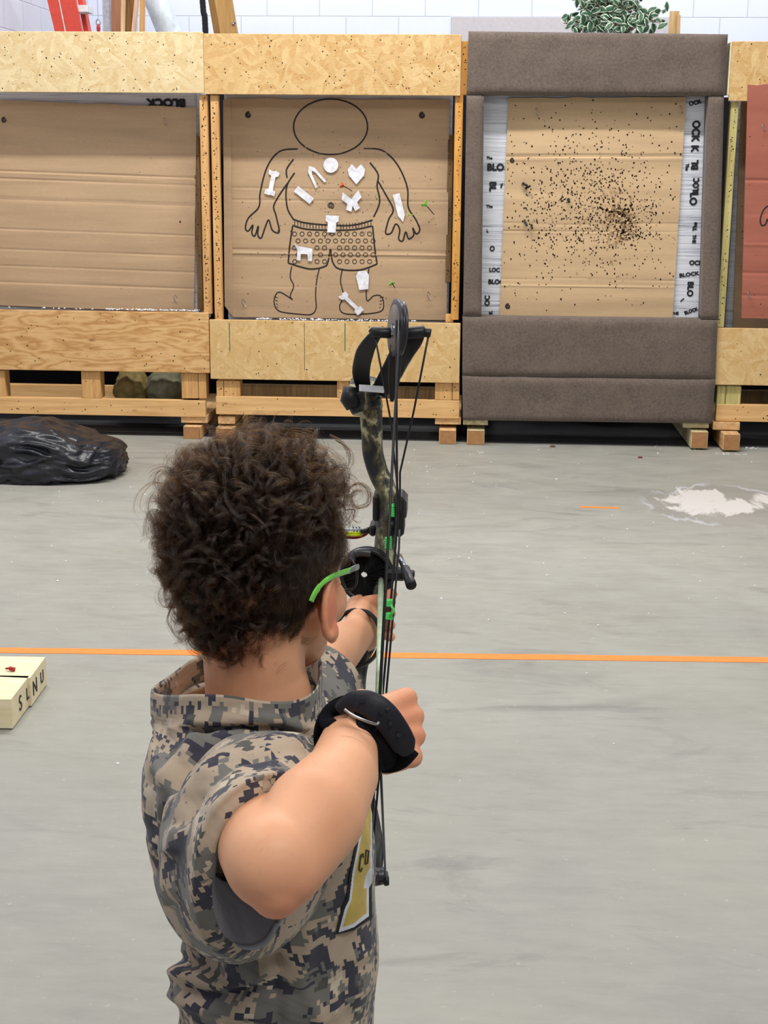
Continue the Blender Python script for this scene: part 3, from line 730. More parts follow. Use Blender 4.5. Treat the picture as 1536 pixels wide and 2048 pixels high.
# bent wire hooks holding the sheets
def hook(px, py, w, label, ang=.3):
    u, v = uv_at(px, py, w); mb = MB(); pts = []
    for k in range(13):
        a = k/12*2*math.pi*.9; x, y = .007*math.cos(a), .019*math.sin(a)
        pts.append(F3((u+x*math.cos(ang)-y*math.sin(ang), w-.004-.006*(1-math.cos(a)), v+x*math.sin(ang)+y*math.cos(ang))))
    mb.tube(pts, .0016, 6); rootmesh(mb, 'wire_hook', [M['steel']], label, 'wire hook', F3((u, w, v)))
for h_ in ((331, 243, .185, 'bent wire hook near the upper corner of the bare cardboard'), (352, 597, .185, 'bent wire hook at the lower corner of the bare cardboard'),
          (488, 606, .185, 'bent wire hook at the lower left corner of the drawn-figure cardboard'), (858, 591, .185, 'bent wire hook at the lower right corner of the drawn-figure cardboard'),
          (1074, 224, .075, 'bent wire hook at the top left of the heavily shot cardboard'), (1362, 219, .075, 'bent wire hook at the top right of the heavily shot cardboard'),
          (1527, 256, -.02, 'bent wire hook near the top of the red cardboard'), (1498, 590, -.02, 'bent wire hook near the bottom of the red cardboard')): hook(*h_)
# broken black arrow stubs in the shot face
def stub(px, py, dx, dy, label):
    u, v = uv_at(px, py, .075); u1, v1 = uv_at(px+dx, py+dy, .075); mb = MB()
    mb.tube([F3((u, .085, v)), F3((u, .07, v)), F3((u1, .055, v1))], [.006, .006, .0055], 8); rootmesh(mb, 'arrow_stub', [M['ink']], label, 'arrow stub', F3((u, .08, v)))
stub(1046, 367, 8, 4, 'short black arrow stub beside another near the upper left of the shot cardboard'); stub(1052, 376, 8, -4, 'lower of two black arrow stubs near the upper left of the shot cardboard')
stub(1137, 398, 1, 6, 'lone black arrow stub left of the worn centre of the shot cardboard')
stub(1050, 444, 4, 7, 'thin black arrow stub in the lower left pair in the shot cardboard'); stub(1063, 450, 1, 7, 'thick black arrow stub in the lower left pair in the shot cardboard')
# ------------------------------------------------------------------ things behind the stands
def lean(p0, p1, d0, d1):      # a line from the floor up through two seen pixels
    return P(*p0, d0), P(*p1, d1)
def plank(name, xb, xt, w_m, th, wdep, mat, label, cat='plank', top=3.3):
    """board seen between y=0 and y=64; xb centre pixel at y=62, xt centre pixel at y=0; stands on the floor at stand depth wdep"""
    ub, vb = uv_at(xb, 62, wdep); ut, vt = uv_at(xt, 0, wdep); k = (ut-ub)/(vt-vb)
    u0 = ub-k*vb; u1 = ub+k*(top-vb); h = w_m/2; mb = MB()
    vs = []
    for uu, vv in ((u0, 0.0), (u1, top)):
        for du, dw in ((-h, 0), (h, 0), (h, th), (-h, th)): vs.append(F3((uu+du, wdep+dw, vv)))
    mb.add(vs, [(0, 1, 5, 4), (1, 2, 6, 5), (2, 3, 7, 6), (3, 0, 4, 7), (0, 3, 2, 1), (4, 5, 6, 7)])
    return rootmesh(mb, name, mat, label, cat, F3((u0, wdep, 0)), rot=F.to_3x3())
plank('metal_stud', 213, 211, .045, .05, 2.6, plain('galvanised', (190, 194, 200), .35, .5, .7), 'shiny galvanised metal stud beside the leaning planks', 'metal stud')
plank('plank', 232, 233, .075, .04, 2.75, timber('reddish_board', (186, 132, 100), (150, 100, 70), 'Z', off=3), 'reddish brown board leaning next to the metal stud')
plank('plank', 244, 245, .018, .05, 2.5, timber('thin_pale', (236, 206, 160), (210, 170, 120), 'Z', off=1), 'narrow pale batten in front of the reddish board')
plank('plank', 256, 258, .07, .04, 2.9, timber('brown_board', (160, 116, 66), (104, 72, 40), 'Z', off=5), 'dark knotty board between the two pale battens')
plank('plank', 266, 272, .022, .05, 2.42, timber('pinkish_batten', (226, 190, 164), (200, 160, 130), 'Z', off=7), 'thin slanting batten right of the dark knotty board')
plank('plank', 283, 284, .03, .04, 2.7, timber('pine_batten', (222, 174, 114), (190, 140, 84), 'Z', off=9), 'upright pine batten beside the white pipe')
# slanting white duct
ub, vb = uv_at(338, 64, 3.2); ut, vt = uv_at(312, 0, 3.2); k = (ut-ub)/(vt-vb); mb = MB()
mb.tube([F3((ub-k*vb, 3.2, 0)), F3((ub, 3.2, vb)), F3((ub+k*(3.4-vb), 3.2, 3.4))], .085, 28)
rootmesh(mb, 'pipe', plain('dusty_white_pipe', (206, 214, 218), .5, .4, nscale=14, namt=.1), 'wide white pipe leaning behind the stands beside the pine batten', 'pipe', F3((ub-k*vb, 3.2, 0)), smooth=True)
# black hose
ub, vb = uv_at(411, 64, 2.3); mb = MB(); pts = [F3((ub+.02, 2.3, 0)), F3((ub+.01, 2.3, 1.2)), F3((ub, 2.3, vb)), F3((uv_at(405, 0, 2.3)[0], 2.3, uv_at(405, 0, 2.3)[1])), F3((ub-.05, 2.3, 3.3))]
pp = catmull(pts, 30); mb.tube(pp, [.019+(.0015 if i % 2 else 0) for i in range(len(pp))], 12)
rootmesh(mb, 'corrugated_hose', plain('black_plastic', (34, 36, 42), .45), 'black ribbed hose hanging beside the wooden brace', 'hose', F3((ub+.02, 2.3, 0)), smooth=True)
# slanted timber brace with bolts
ub, vb = uv_at(451, 66, 2.0); ut, vt = uv_at(440, 0, 2.0); k = (ut-ub)/(vt-vb)
tb = empty('timber_brace', F @ Matrix.Translation((ub-k*vb, 2.0, 0)), 'slanting two-ply timber brace bolted together behind the middle stands', 'timber brace')
mb = MB(); h = .07
def slant(mb, off0, off1, w0, w1):
    vs = []
    for vv in (0.0, 3.3):
        uu = ub+k*(vv-vb)
        for du, dw in ((off0, w0), (off1, w0), (off1, w1), (off0, w1)): vs.append(F3((uu+du, dw, vv)))
    mb.add(vs, [(0, 1, 5, 4), (1, 2, 6, 5), (2, 3, 7, 6), (3, 0, 4, 7), (0, 3, 2, 1), (4, 5, 6, 7)])
BR = timber('brace_wood', (196, 156, 98), (166, 122, 70), 'Z', off=11)
slant(mb, -.035, .075, 2.0, 2.04); mb.build('board', BR, tb)
mb = MB(); slant(mb, -.075, -.036, 2.0, 2.09); o = mb.build('board', timber('brace_wood_dark', (150, 112, 62), (112, 80, 44), 'Z', off=13), tb)
mb = MB(); ubo, vbo = uv_at(466, 48, 1.99); mb.ball(F3((ubo, 1.995, vbo)), .009); mb.ball(F3((ubo+.012, 1.995, vbo+.012)), .006); mb.build('bolt', M['steel'], tb)
# red hook on a wire
u_, v_ = uv_at(197, 58, 2.2); hk = empty('hoist_hook', F3((u_, 2.2, v_)), 'red hook hanging from a thin cable beside the red ladder', 'hook')
mb = MB(); mb.tube([F3((u_, 2.2, v_+.06)), F3((u_-.002, 2.2, 3.3))], .0016, 6); mb.build('cable', M['steel'], hk)
mb = MB(); mb.tube([F3((u_+.014*math.cos(a*.52), 2.2, v_+.04+.019*math.sin(a*.52))) for a in range(12)], .0035, 8, closed=True); mb.build('shackle', M['steel'], hk)
mb = MB(); mb.tube([F3((u_, 2.2, v_+.03)), F3((u_, 2.2, v_+.01)), F3((u_, 2.2, v_-.02)), F3((u_+.02, 2.2, v_-.05)), F3((u_, 2.2, v_-.075)), F3((u_-.022, 2.2, v_-.055))], [.008, .013, .011, .008, .007, .004], 10)
mb.build('hook', plain('red_paint', (190, 52, 44), .4), hk)
# red step ladder
RED = plain('red_fibreglass', (212, 74, 58), .45, .4, namt=.05); WHT = plain('ladder_white', (226, 226, 228), .5)
la = empty('step_ladder', F3((uv_at(150, 62, 1.6)[0], 1.7, 0)), 'red fibreglass step ladder standing behind the left stand', 'ladder')
def rail(name, xb, xt, wd, w_m, th, mat, top=2.55):
    ub, vb = uv_at(xb, 62, wd); ut, vt = uv_at(xt, 0, wd); k = (ut-ub)/(vt-vb); mb = MB(); vs = []
    for vv in (0.0, top):
        uu = ub+k*(vv-vb)
        for du, dw in ((-w_m/2, 0), (w_m/2, 0), (w_m/2, th), (-w_m/2, th)): vs.append(F3((uu+du, wd+dw, vv)))
    mb.add(vs, [(0, 1, 5, 4), (1, 2, 6, 5), (2, 3, 7, 6), (3, 0, 4, 7), (0, 3, 2, 1), (4, 5, 6, 7)]); return mb.build(name, mat, la)
rail('rail', 120, 105, 1.60, .066, .03, RED, 2.75); rail('rail_edge', 130.5, 118, 1.598, .006, .02, WHT, 2.75); rail('rail', 148, 135, 1.60, .098, .03, RED, 2.75)
rail('rail', 172, 160, 1.75, .03, .08, RED, 2.75)
ub, vb = uv_at(159, 17, 1.62); mb = MB()
for j in range(9):
    vv = vb-.3*j
    if vv < .1: break
    uu = ub-(-.02)*j*2.4; m2 = MB(); m2.box((uu-.04+.03*0, 1.62, vv-.02), (uu+.05, 1.76, vv+.02)); mb = MB(); mb.add([F3(v) for v in m2.v], m2.f); mb.build('step', WHT, la)
# artificial ficus
LEAF = None
t = NT('variegated_leaf', .45, .4); uvn = t.n('ShaderNodeTexCoord'); su = t.sep(uvn.outputs['UV'])
e = t.math('ABSOLUTE', t.math('SUBTRACT', su[0], .5)); t.col(t.ramp(t.math('ADD', e, t.math('MULTIPLY', t.noise(90, 2), .12)), [(.36, (58, 96, 70)), (.44, (216, 226, 204))])); LEAF = t.m
def plant():
    u0, v0 = uv_at(1225, 66, .75); base = F3((u0, .75, 0)); pl = empty('artificial_tree', base, 'artificial fig tree with variegated leaves standing behind the carpeted stand', 'artificial plant')
    POT = plain('pot_brown', (90, 66, 50), .6); mb = MB()
    for a, b, r0, r1 in ((0, .25, .13, .16),):
        mb.tube([base+Vector((0, 0, a)), base+Vector((0, 0, b))], [r0, r1], 24)
    mb.build('pot', POT, pl, True)
    rnd = random.Random(11); top = v0+.02
    mb = MB(); WOOD = M['old_wood']; mb.tube([base+Vector((0, 0, .2)), base+Vector((.02, 0, 1.2)), base+Vector((-.03, .01, top))], [.02, .016, .012], 8)
    mb.tube([base+Vector((.06, 0, .2)), base+Vector((.05, 0, 1.3)), base+Vector((.07, .01, top+.03))], [.02, .016, .012], 8); mb.build('trunk', WOOD, pl, True)
    me_v, me_f, uvs = [], [], []; tw = MB()
    centres = []
    for _ in range(64):
        px = rnd.gauss(1222, 66); py = rnd.uniform(-45, 50)
        if px < 1125 or px > 1340: continue
        if px < 1155 and py < 22: py = rnd.uniform(25, 55)
        if px > 1290 and py < 12: py = rnd.uniform(18, 50)
        wd = .75+rnd.uniform(-.15, .15); u, v = uv_at(px, py, wd); centres.append(F3((u, wd, v)))
    for c in centres:
        s = base+Vector((0, 0, top-.12)); mid = s.lerp(c, .55)+Vector((0, 0, .06)); cur = catmull([s, mid, c], 6); tw.tube(cur, .0022, 5)
        for k in range(11):
            q = cur[min(len(cur)-1, 4+rnd.randrange(len(cur)-4))]+Vector([rnd.gauss(0, .022) for _ in range(3)])
            L = rnd.uniform(.042, .064); W_ = L*.62; d = Vector((rnd.gauss(0, 1), rnd.gauss(0, .6), rnd.gauss(-.3, .7))).normalized(); n = Vector((rnd.gauss(0, .5), -1, rnd.gauss(.4, .5))); n = (n-d*n.dot(d)).normalized(); sd = d.cross(n)
            o_ = len(me_v)
            prof = [(0, 0), (.25, .8), (.5, 1), (.78, .6), (1, 0)]
            for a_, b_ in prof:
                pz = n*(-.25*L*a_*a_)
                me_v.extend([q+d*L*a_-sd*W_*b_*.5-n*(.12*W_*b_)*-1+pz, q+d*L*a_+pz, q+d*L*a_+sd*W_*b_*.5+n*(.12*W_*b_)+pz])
            for i in range(4):
                for j in range(2):
                    a0_ = o_+i*3+j; me_f.append((a0_, a0_+1, a0_+4, a0_+3)); uvs += [((j)/2, i), ((j+1)/2, i), ((j+1)/2, i+1), (j/2, i+1)]
    tw.build('twigs', WOOD, pl)
    me = bpy.data.meshes.new('foliage'); me.from_pydata([tuple(v) for v in me_v], [], me_f); ul_ = me.uv_layers.new(name='UVMap')
    for i, q in enumerate(uvs): ul_.data[i].uv = q
    me.materials.append(LEAF); me.transform(pl.matrix_world.inverted()); o = bpy.data.objects.new('foliage', me); COL.objects.link(o); o.parent = pl; me.shade_smooth()
    so = o.modifiers.new('s', 'SOLIDIFY'); so.thickness = .0006
plant()
plank('plank', 1347, 1352, .05, .03, .95, timber('pale_scrap', (214, 186, 140), (180, 146, 100), 'Z', off=15), 'pale scrap board rising behind the carpeted stand beside the plant', top=uv_at(1347, 22, .95)[1])
plank('plank', 1357, 1359, .018, .05, .9, timber('pale_scrap_b', (206, 172, 126), (176, 134, 90), 'Z', off=17), 'narrow scrap board edge right of the pale scrap board', top=uv_at(1357, 30, .9)[1])
# sacks stored under the left stand
def sack(px, py, wd, rx, rz, label, c):
    u, _ = uv_at(px, py, wd); bm = bmesh.new(); bmesh.ops.create_icosphere(bm, subdivisions=4, radius=1)
    for v in bm.verts:
        n = noise.fractal(v.co*1.6+Vector((px, 0, 0)), .7, 2, 4); v.co = Vector((v.co.x*rx*(1+.2*n), v.co.y*.14*(1+.2*n), max(0, (v.co.z*(1+.25*n)+1)*rz)))
    mb = MB(); mb.bm(bm); mb.v = [tuple(F3((u+x, wd+.16+y, .125+z))) for x, y, z in mb.v]
    rootmesh(mb, 'sack', plain('sack_'+str(px), c, .8, bump=.4), label, 'sack', F3((u, wd+.16, .125)), smooth=True)
sack(250, 760, .14, .1, .1, 'olive and yellow sack lying inside the left stand pallet', (136, 120, 74)); sack(318, 760, .14, .11, .1, 'grey green sack lying beside the olive sack inside the pallet', (120, 118, 96))

# ------------------------------------------------------------------ black bin bag
def bag():
    BAGM = NT('black_bin_liner', .34, .5); BAGM.col((25, 27, 36))
    BAGM.bump(BAGM.math('ADD', BAGM.noise(22, 4, dist=2), BAGM.math('MULTIPLY', BAGM.vor(26), .5)), .35, .006)
    rnd = random.Random(12); bm = bmesh.new(); bmesh.ops.create_icosphere(bm, subdivisions=6, radius=1); cx = floor_at(70, 962); hl = (floor_at(255, 950)-floor_at(70, 950)).length
    lines = [(Vector((rnd.gauss(0, 1), rnd.gauss(0, 1), rnd.gauss(0, 1))).normalized(), rnd.uniform(-.6, .6), rnd.uniform(.02, .05), rnd.uniform(-.09, .05)) for _ in range(22)]
    for v in bm.verts:
        n = v.co.normalized(); pw = 2.9; r = (abs(n.x)**pw+abs(n.y)**pw+abs(n.z)**pw)**(-1/pw)
        q = n+Vector((noise.noise(n*2+Vector((5, 0, 0))), noise.noise(n*2+Vector((0, 5, 0))), noise.noise(n*2)))*.35
        rg = 1-abs(noise.noise(q*2.1))*2.2; fd = 1-.75*abs(n.x)**3; r *= 1+.085*rg*fd+.05*(1-abs(noise.noise(q*4.7+Vector((2, 2, 2))))*2.2)*(1-.7*abs(n.x))+.012*noise.noise(n*16)
        for ln, o_, w_, h_ in lines: r += h_*math.exp(-abs(n.dot(ln)-o_+.15*noise.noise(n*2.5))/w_)*fd*max(0, .3+noise.noise(n*2+ln*7)*1.6)
        x = n.x*(hl*.88 if n.x > 0 else hl*1.15)*r
        h_ = .235*(1-.22*max(0, n.x)) + .02*math.sin(n.x*6+1.5); z = max(0.0, (n.z*r+.62)/1.62)*h_
        if n.z*r < -.62: z = .004*abs(noise.noise(n*7))
        v.co = Vector((cx.x+x, cx.y+.16+n.y*.24*r, z))
    mb = MB(); mb.bm(bm)
    rootmesh(mb, 'bin_bag', BAGM.m, 'crumpled black plastic bin bag lying on the floor before the left stand', 'plastic bag', Vector((cx.x, cx.y+.16, 0)), smooth=True)
bag()

# ------------------------------------------------------------------ pale boards on the floor, left edge
def slab(name, tl, tr, br, bl, h, label, letters=(), parent=None):
    """flat timber slab: four pixel corners of its top face"""
    q = [floor_at(*p, h) for p in (tl, tr, br, bl)]; c = sum(q, Vector())/4; mb = MB(); low = Vector((0, 0, h-.004))
    o = empty(name, Vector((c.x, c.y, 0)), label, 'timber slab')
    mb.prism([p-low for p in q], low); mb.build('slab', M['pine_pale'], o)
    d = (q[2]-q[1]).normalized(); n = Vector((d.y, -d.x, 0)); n = n if n.x > 0 else -n; mb2 = MB()
    for ch, fr, sz in letters:
        me = text_mesh(ch, sz, .0008, .001); p = q[1].lerp(q[2], fr)-Vector((0, 0, h*.5))+n*.001; du = -d
        mb2.add([p+du*v.co.x+Vector((0, 0, v.co.y))+n*v.co.z for v in me.vertices], [tuple(f.vertices) for f in me.polygons])
    if letters: mb2.build('lettering', plain('blue_ink', (44, 46, 70), .6), o)
    return o
slab('timber_slab', (-200, 1309), (91, 1314), (60, 1356), (-200, 1345), .085, 'pale thick timber slab at the left edge with the red scrap lying on it', (('U', .3, .05), ('N', .75, .06)))
slab('timber_slab', (-200, 1347), (58, 1352), (22, 1399), (-200, 1396), .085, 'bare pale timber slab at the left edge, in front of the slab with the red scrap', (('L', .15, .05), ('S', .55, .06)))
p = floor_at(20, 1341, .087); mb = MB(); mb.tube(catmull([p+Vector((-.012, .004, .004)), p+Vector((0, 0, .006)), p+Vector((.014, -.002, .004))], 4), [.003]*4+[.006]*5, 8)
rootmesh(mb, 'red_scrap', plain('dark_red_plastic', (168, 44, 40), .5), 'small dark red plastic scrap lying on the pale timber slab', 'scrap', p)
# small litter on the concrete
rnd = random.Random(9); sp_ = []
for _ in range(170):
    px, py = rnd.uniform(-50, 1580), 895+abs(rnd.gauss(0, 1))*230
    if py < 2040: sp_.append((floor_at(px, py), 1, .01, .01))
for px, py, n in ((1445, 908, 16), (1480, 909, 10), (1505, 896, 22), (1380, 899, 4), (1320, 893, 4), (700, 905, 6), (960, 905, 6)): sp_.append((floor_at(px, py), n, .035, .02))
crumbs('floor_crumbs', sp_, 'tiny white foam specks scattered over the concrete floor', size=(.0015, .0042))
def chip(px, py, s, c, label):
    q = floor_at(px, py); mb = MB(); mb.prism([q+Vector((x*s, y*s, .0005)) for x, y in ((-1, -.5), (.2, -.8), (1, -.1), (.5, .7), (-.7, .6))], Vector((0, 0, s*.5)))
    rootmesh(mb, 'wood_chip', plain('chip_%d' % px, c, .8), label, 'debris', q)
chip(1105, 894, .014, (110, 80, 60), 'small brown chip on the floor before the carpeted stand'); chip(1280, 916, .012, (120, 70, 60), 'thin reddish chip on the floor below the carpeted stand skid')
# ------------------------------------------------------------------ the archer
def cap(mb, a, b, ra, rb, seg=20, n=6):
    """tapered capsule with round ends"""
    a, b = Vector(a), Vector(b); d = (b-a).normalized(); pts = []; rs = []
    for k in range(n): t_ = math.cos(math.pi/2*(1-k/n)+0); ang = math.pi/2*(k/n); pts.append(a-d*ra*math.cos(ang)); rs.append(max(ra*math.sin(ang), ra*.02))
    pts.append(a); rs.append(ra); pts.append(b); rs.append(rb)
    for k in range(1, n+1): ang = math.pi/2*(k/n); pts.append(b+d*rb*math.sin(ang)); rs.append(max(rb*math.cos(ang), rb*.02))
    mb.tube(pts, rs, seg)
def chain(mb, pts, rs, seg=20):
    for i in range(len(pts)-1): cap(mb, pts[i], pts[i+1], rs[i], rs[i+1], seg)
def remesh(mb, name, vox, smooth=6, mats=None, parent=None, sub=0, fac=.5):
    me = mb.mesh('t', []); o = bpy.data.objects.new('t', me); COL.objects.link(o)
    r = o.modifiers.new('r', 'REMESH'); r.mode = 'VOXEL'; r.voxel_size = vox; r.use_smooth_shade = True
    s = o.modifiers.new('s', 'SMOOTH'); s.factor = fac; s.iterations = smooth
    return eval_mesh(o, name)
def link(me, name, mats, parent):
    for m in mats: me.materials.append(m)
    o = bpy.data.objects.new(name, me)
    if parent is not None: me.transform(parent.matrix_world.inverted()); o.parent = parent
    COL.objects.link(o); me.shade_smooth(); return o

HD = 1.40
HC = P(530, 1200, HD)                                  # between the ear canals
PHI = R(28)
HX = Vector((math.cos(PHI), -math.sin(PHI), 0)); HY = Vector((math.sin(PHI), math.cos(PHI), 0)); HZ = Vector((0, 0, 1))
HM = Matrix((HX, HY, HZ)).transposed()
def hp(x, y, z): return HC + HX*x + HY*y + HZ*z
# joints
NECK0 = P(518, 1420, 1.40); SHR = P(480, 1590, 1.255); ELR = P(548, 1722, 1.045); WRR = P(700, 1478, 1.19)
SHL = P(585, 1455, 1.54); ELL = P(648, 1322, 1.66); WRL = P(712, 1268, 1.82)
gx = NECK0.x-.005; gy = NECK0.y
person = empty('person', Vector((gx, gy, 0)), 'child in grey camouflage hooded shirt drawing a compound bow toward the targets', 'person')
SK = NT('skin', .5, .35)
c = SK.ramp(SK.noise(9, 3), [(.35, (217, 156, 119)), (.65, (227, 170, 133))]); c = SK.mix(SK.ramp(SK.noise(260, 2), [(.62, 0.0), (.72, .25)]), c, (205, 136, 106))
SK.geo = SK.n('ShaderNodeNewGeometry').outputs['Position']
def blush(c, p, r, f, tint):
    d = SK.n('ShaderNodeVectorMath', operation='DISTANCE'); SK.set(d.inputs[0], SK.x); d.inputs[1].default_value = p
    return SK.mix(SK.ramp(SK.math('DIVIDE', d.outputs['Value'], r), [(.25, f), (1.0, 0.0)]), c, tint)
PB = Vector((NECK0.x-.005, NECK0.y, 0))
for p_, r_, f_ in ((P(560, 1800, 1.045), .05, .55), (hp(.074, 0, .0), .042, .75), (P(835, 1460, 1.22), .035, .4), (P(765, 1215, 1.88), .05, .35), (P(812, 1395, 1.235), .025, .3)): c = blush(c, p_-PB, r_, f_, (214, 118, 88))
SK.col(c); SK.b.inputs['Subsurface Weight'].default_value = .12; SK.b.inputs['Subsurface Radius'].default_value = (.012, .005, .003); SK.b.inputs['Subsurface Scale'].default_value = 1
SK.bump(SK.noise(180, 3), .06, .001)
b = MB()
def hball(c, r, rot=None): b.ball(hp(*c), r, seg=32, rings=20, rot=(HM @ rot if rot else HM))
# head
hball((0, -.012, .046), (.067, .084, .080)); hball((0, .02, .03), (.062, .066, .07)); hball((0, .035, -.02), (.055, .052, .055))
hball((0, .052, -.058), (.036, .034, .028)); hball((.032, .056, -.012), (.026, .026, .026)); hball((-.032, .056, -.012), (.026, .026, .026))
hball((0, .068, .048), (.05, .02, .03)); hball((0, .096, .002), (.010, .012, .012)); hball((0, .088, .018), (.007, .012, .02))
hball((.009, .09, -.002), (.007, .008, .006)); hball((-.009, .09, -.002), (.007, .008, .006))
hball((0, .083, -.027), (.021, .009, .005)); hball((0, .082, -.034), (.018, .009, .005)); hball((0, -.03, -.005), (.052, .05, .05))
for sx in (1, -1):
    tilt = Matrix.Rotation(sx*R(9), 3, 'Z') @ Matrix.Rotation(R(-10), 3, 'X'); ec = Vector((sx*.072, -.003, .006))
    hball((sx*.073, -.001, .006), (.0055, .0175, .028), tilt); hball((sx*.068, .006, .0), (.009, .012, .02))
    rim = [hp(*(ec + tilt @ Vector((sx*(.005+.0025*max(0, math.sin(t_))*0), -.0185*math.sin(t_), .0295*math.cos(t_))))) for t_ in [k/16*R(250)-R(50) for k in range(17)]]
    b.tube(rim, [.0042]*17, 10)
    hball((sx*.074, .004, -.022), (.0065, .0085, .012))
# neck, trunk under the shirt
chain(b, [hp(0, -.022, -.02), hp(0, -.02, -.07), NECK0+Vector((.0, .012, 0))], [.05, .05, .054], 28)
b.ball(NECK0+Vector((0, .01, -.045)), (.075, .12, .05))
TZ = NECK0.z
for dz, rx, ry in ((-.12, .07, .105), (-.2, .075, .1), (-.3, .072, .09), (-.4, .078, .092)): b.ball(Vector((gx+.01, gy, TZ+dz)), (rx, ry, .08))
# legs (under the trousers) and feet
for sy, fx in ((-1, -.02), (1, .02)):
    hip = Vector((gx+.0, gy+sy*.055, TZ-.44)); kn = Vector((gx+.015, gy+sy*.12, .30)); an = Vector((gx+fx, gy+sy*.16, .07))
    chain(b, [hip, kn, an], [.062, .042, .028], 16)
# right arm (drawing)
ax = (WRR-ELR)
chain(b, [SHR, SHR.lerp(ELR, .5), ELR-(ELR-SHR).normalized()*.004], [.034, .038, .037], 28)
chain(b, [P(560, 1724, 1.05), P(630, 1628, 1.09), P(683, 1551, 1.135), WRR], [.035, .0395, .030, .0235], 28)
b.ball(ELR+Vector((.002, -.004, -.012)), (.024, .028, .030)); b.ball(P(553, 1793, 1.042), (.014, .015, .016))
# left arm (bow arm)
chain(b, [SHL, ELL], [.04, .031], 24); chain(b, [ELL, ELL.lerp(WRL, .35), WRL], [.031, .031, .0235], 24)
# right hand: fist round the release
K1, K4 = P(806, 1398, 1.245), P(828, 1512, 1.225)      # index and little knuckles
Fh = ((K1+K4)/2-WRR).normalized(); Lh = (K4-K1).normalized(); Nh = Fh.cross(Lh).normalized()
if Nh.dot(FWD) < 0: Nh = -Nh                            # palm side, away from the camera
hand = MB()
for k in range(4):
    kn = K1.lerp(K4, k/3)+Fh*(.004, .008, .005, -.003)[k]; base = WRR+Lh*(-.012+.008*k)+Nh*.004
    cap(hand, base, kn, .0155, .0105, 14)
    L1, L2, L3 = ((.026, .018, .014), (.028, .02, .015), (.027, .019, .014), (.022, .015, .012))[k]
    p1 = kn+(Nh*.93+Fh*.28).normalized()*L1; p2 = p1+(-Fh*.8+Nh*.5).normalized()*L2; p3 = p2+(-Fh*.75-Nh*.6).normalized()*L3
    chain(hand, [kn, p1, p2, p3], [.0098, .0085, .0078, .007] if k < 3 else [.0088, .0076, .007, .0064], 12)
t0 = WRR-Lh*.014+Nh*.01+Fh*.012; t1 = WRR-Lh*.034+Nh*.018+Fh*.035; t2 = t1+Fh*.024+Nh*.016+Lh*.004; t3 = t2+Fh*.01+Nh*.016+Lh*.008
chain(hand, [t0, t1, t2, t3], [.015, .0115, .0095, .008], 14)
hand.ball(WRR.lerp((K1+K4)/2, .5)+Nh*.006, .02)
b.add(hand.v, hand.f)
# left hand: closed on the bow grip
GR = P(750, 1240, 1.90)                                 # centre of the grip
Fl = (GR-WRL).normalized(); Zl = Vector((0, 0, 1)); Xl = Vector((1, 0, 0))
lh = MB()
for k in range(4):
    z = .022-.0165*k; kb = GR+Vector((-.026, .002+.002*k, z)); base = WRL+Vector((0, .004, z*.6))
    cap(lh, base, kb, .015, .0115, 14)
    p1 = GR+Vector((-.016, .028, z)); p2 = GR+Vector((.008, .031, z)); p3 = GR+Vector((.021, .014, z-.001)); p4 = GR+Vector((.019, .0, z-.001))
    chain(lh, [kb, p1, p2, p3], [.0105, .0092, .0085, .0074], 12)
chain(lh, [WRL+Vector((.004, .012, .018)), GR+Vector((-.012, -.022, .028)), GR+Vector((.013, -.018, .034)), GR+Vector((.022, .002, .036))], [.015, .0125, .0098, .0082], 14)
lh.ball(GR+Vector((-.012, -.026, 0)), (.022, .02, .036))
lh.ball(WRL.lerp(GR, .45), (.025, .028, .033))
b.add(lh.v, lh.f)
me = remesh(b, 'body', .0024, 7)
# eyes and mouth colour are parts; body surface is one mesh
body = link(me, 'body', [SK.m], person)
EYE = NT('eye', .15, .5); 
for sx in (1, -1):
    e = MB(); c0 = hp(sx*.029, .074, .022); e.ball(c0, .0115, rot=HM); eo = e.build('eye', plain('eye_white', (236, 232, 226), .2) if sx == 1 else bpy.data.materials['eye_white'], person, True)
    e = MB(); e.ball(hp(sx*.029, .0815, .022), (.0052, .0052, .0052), rot=HM); i_ = e.build('iris', plain('iris_brown', (70, 46, 30), .15) if sx == 1 else bpy.data.materials['iris_brown'], person, True)
    e = MB(); e.tube([hp(sx*.013, .0905, .041), hp(sx*.028, .091, .046), hp(sx*.043, .082, .042)], [.0022, .003, .0018], 8); e.build('eyebrow', plain('brow', (70, 52, 40), .8) if sx == 1 else bpy.data.materials['brow'], person, True)
e = MB(); e.tube(catmull([hp(-.019, .087, -.0305), hp(-.008, .0925, -.0295), hp(0, .093, -.031), hp(.008, .0925, -.0295), hp(.019, .087, -.0305)], 5), .003, 8); e.build('lips', plain('lip_pink', (196, 116, 104), .4), person, True)

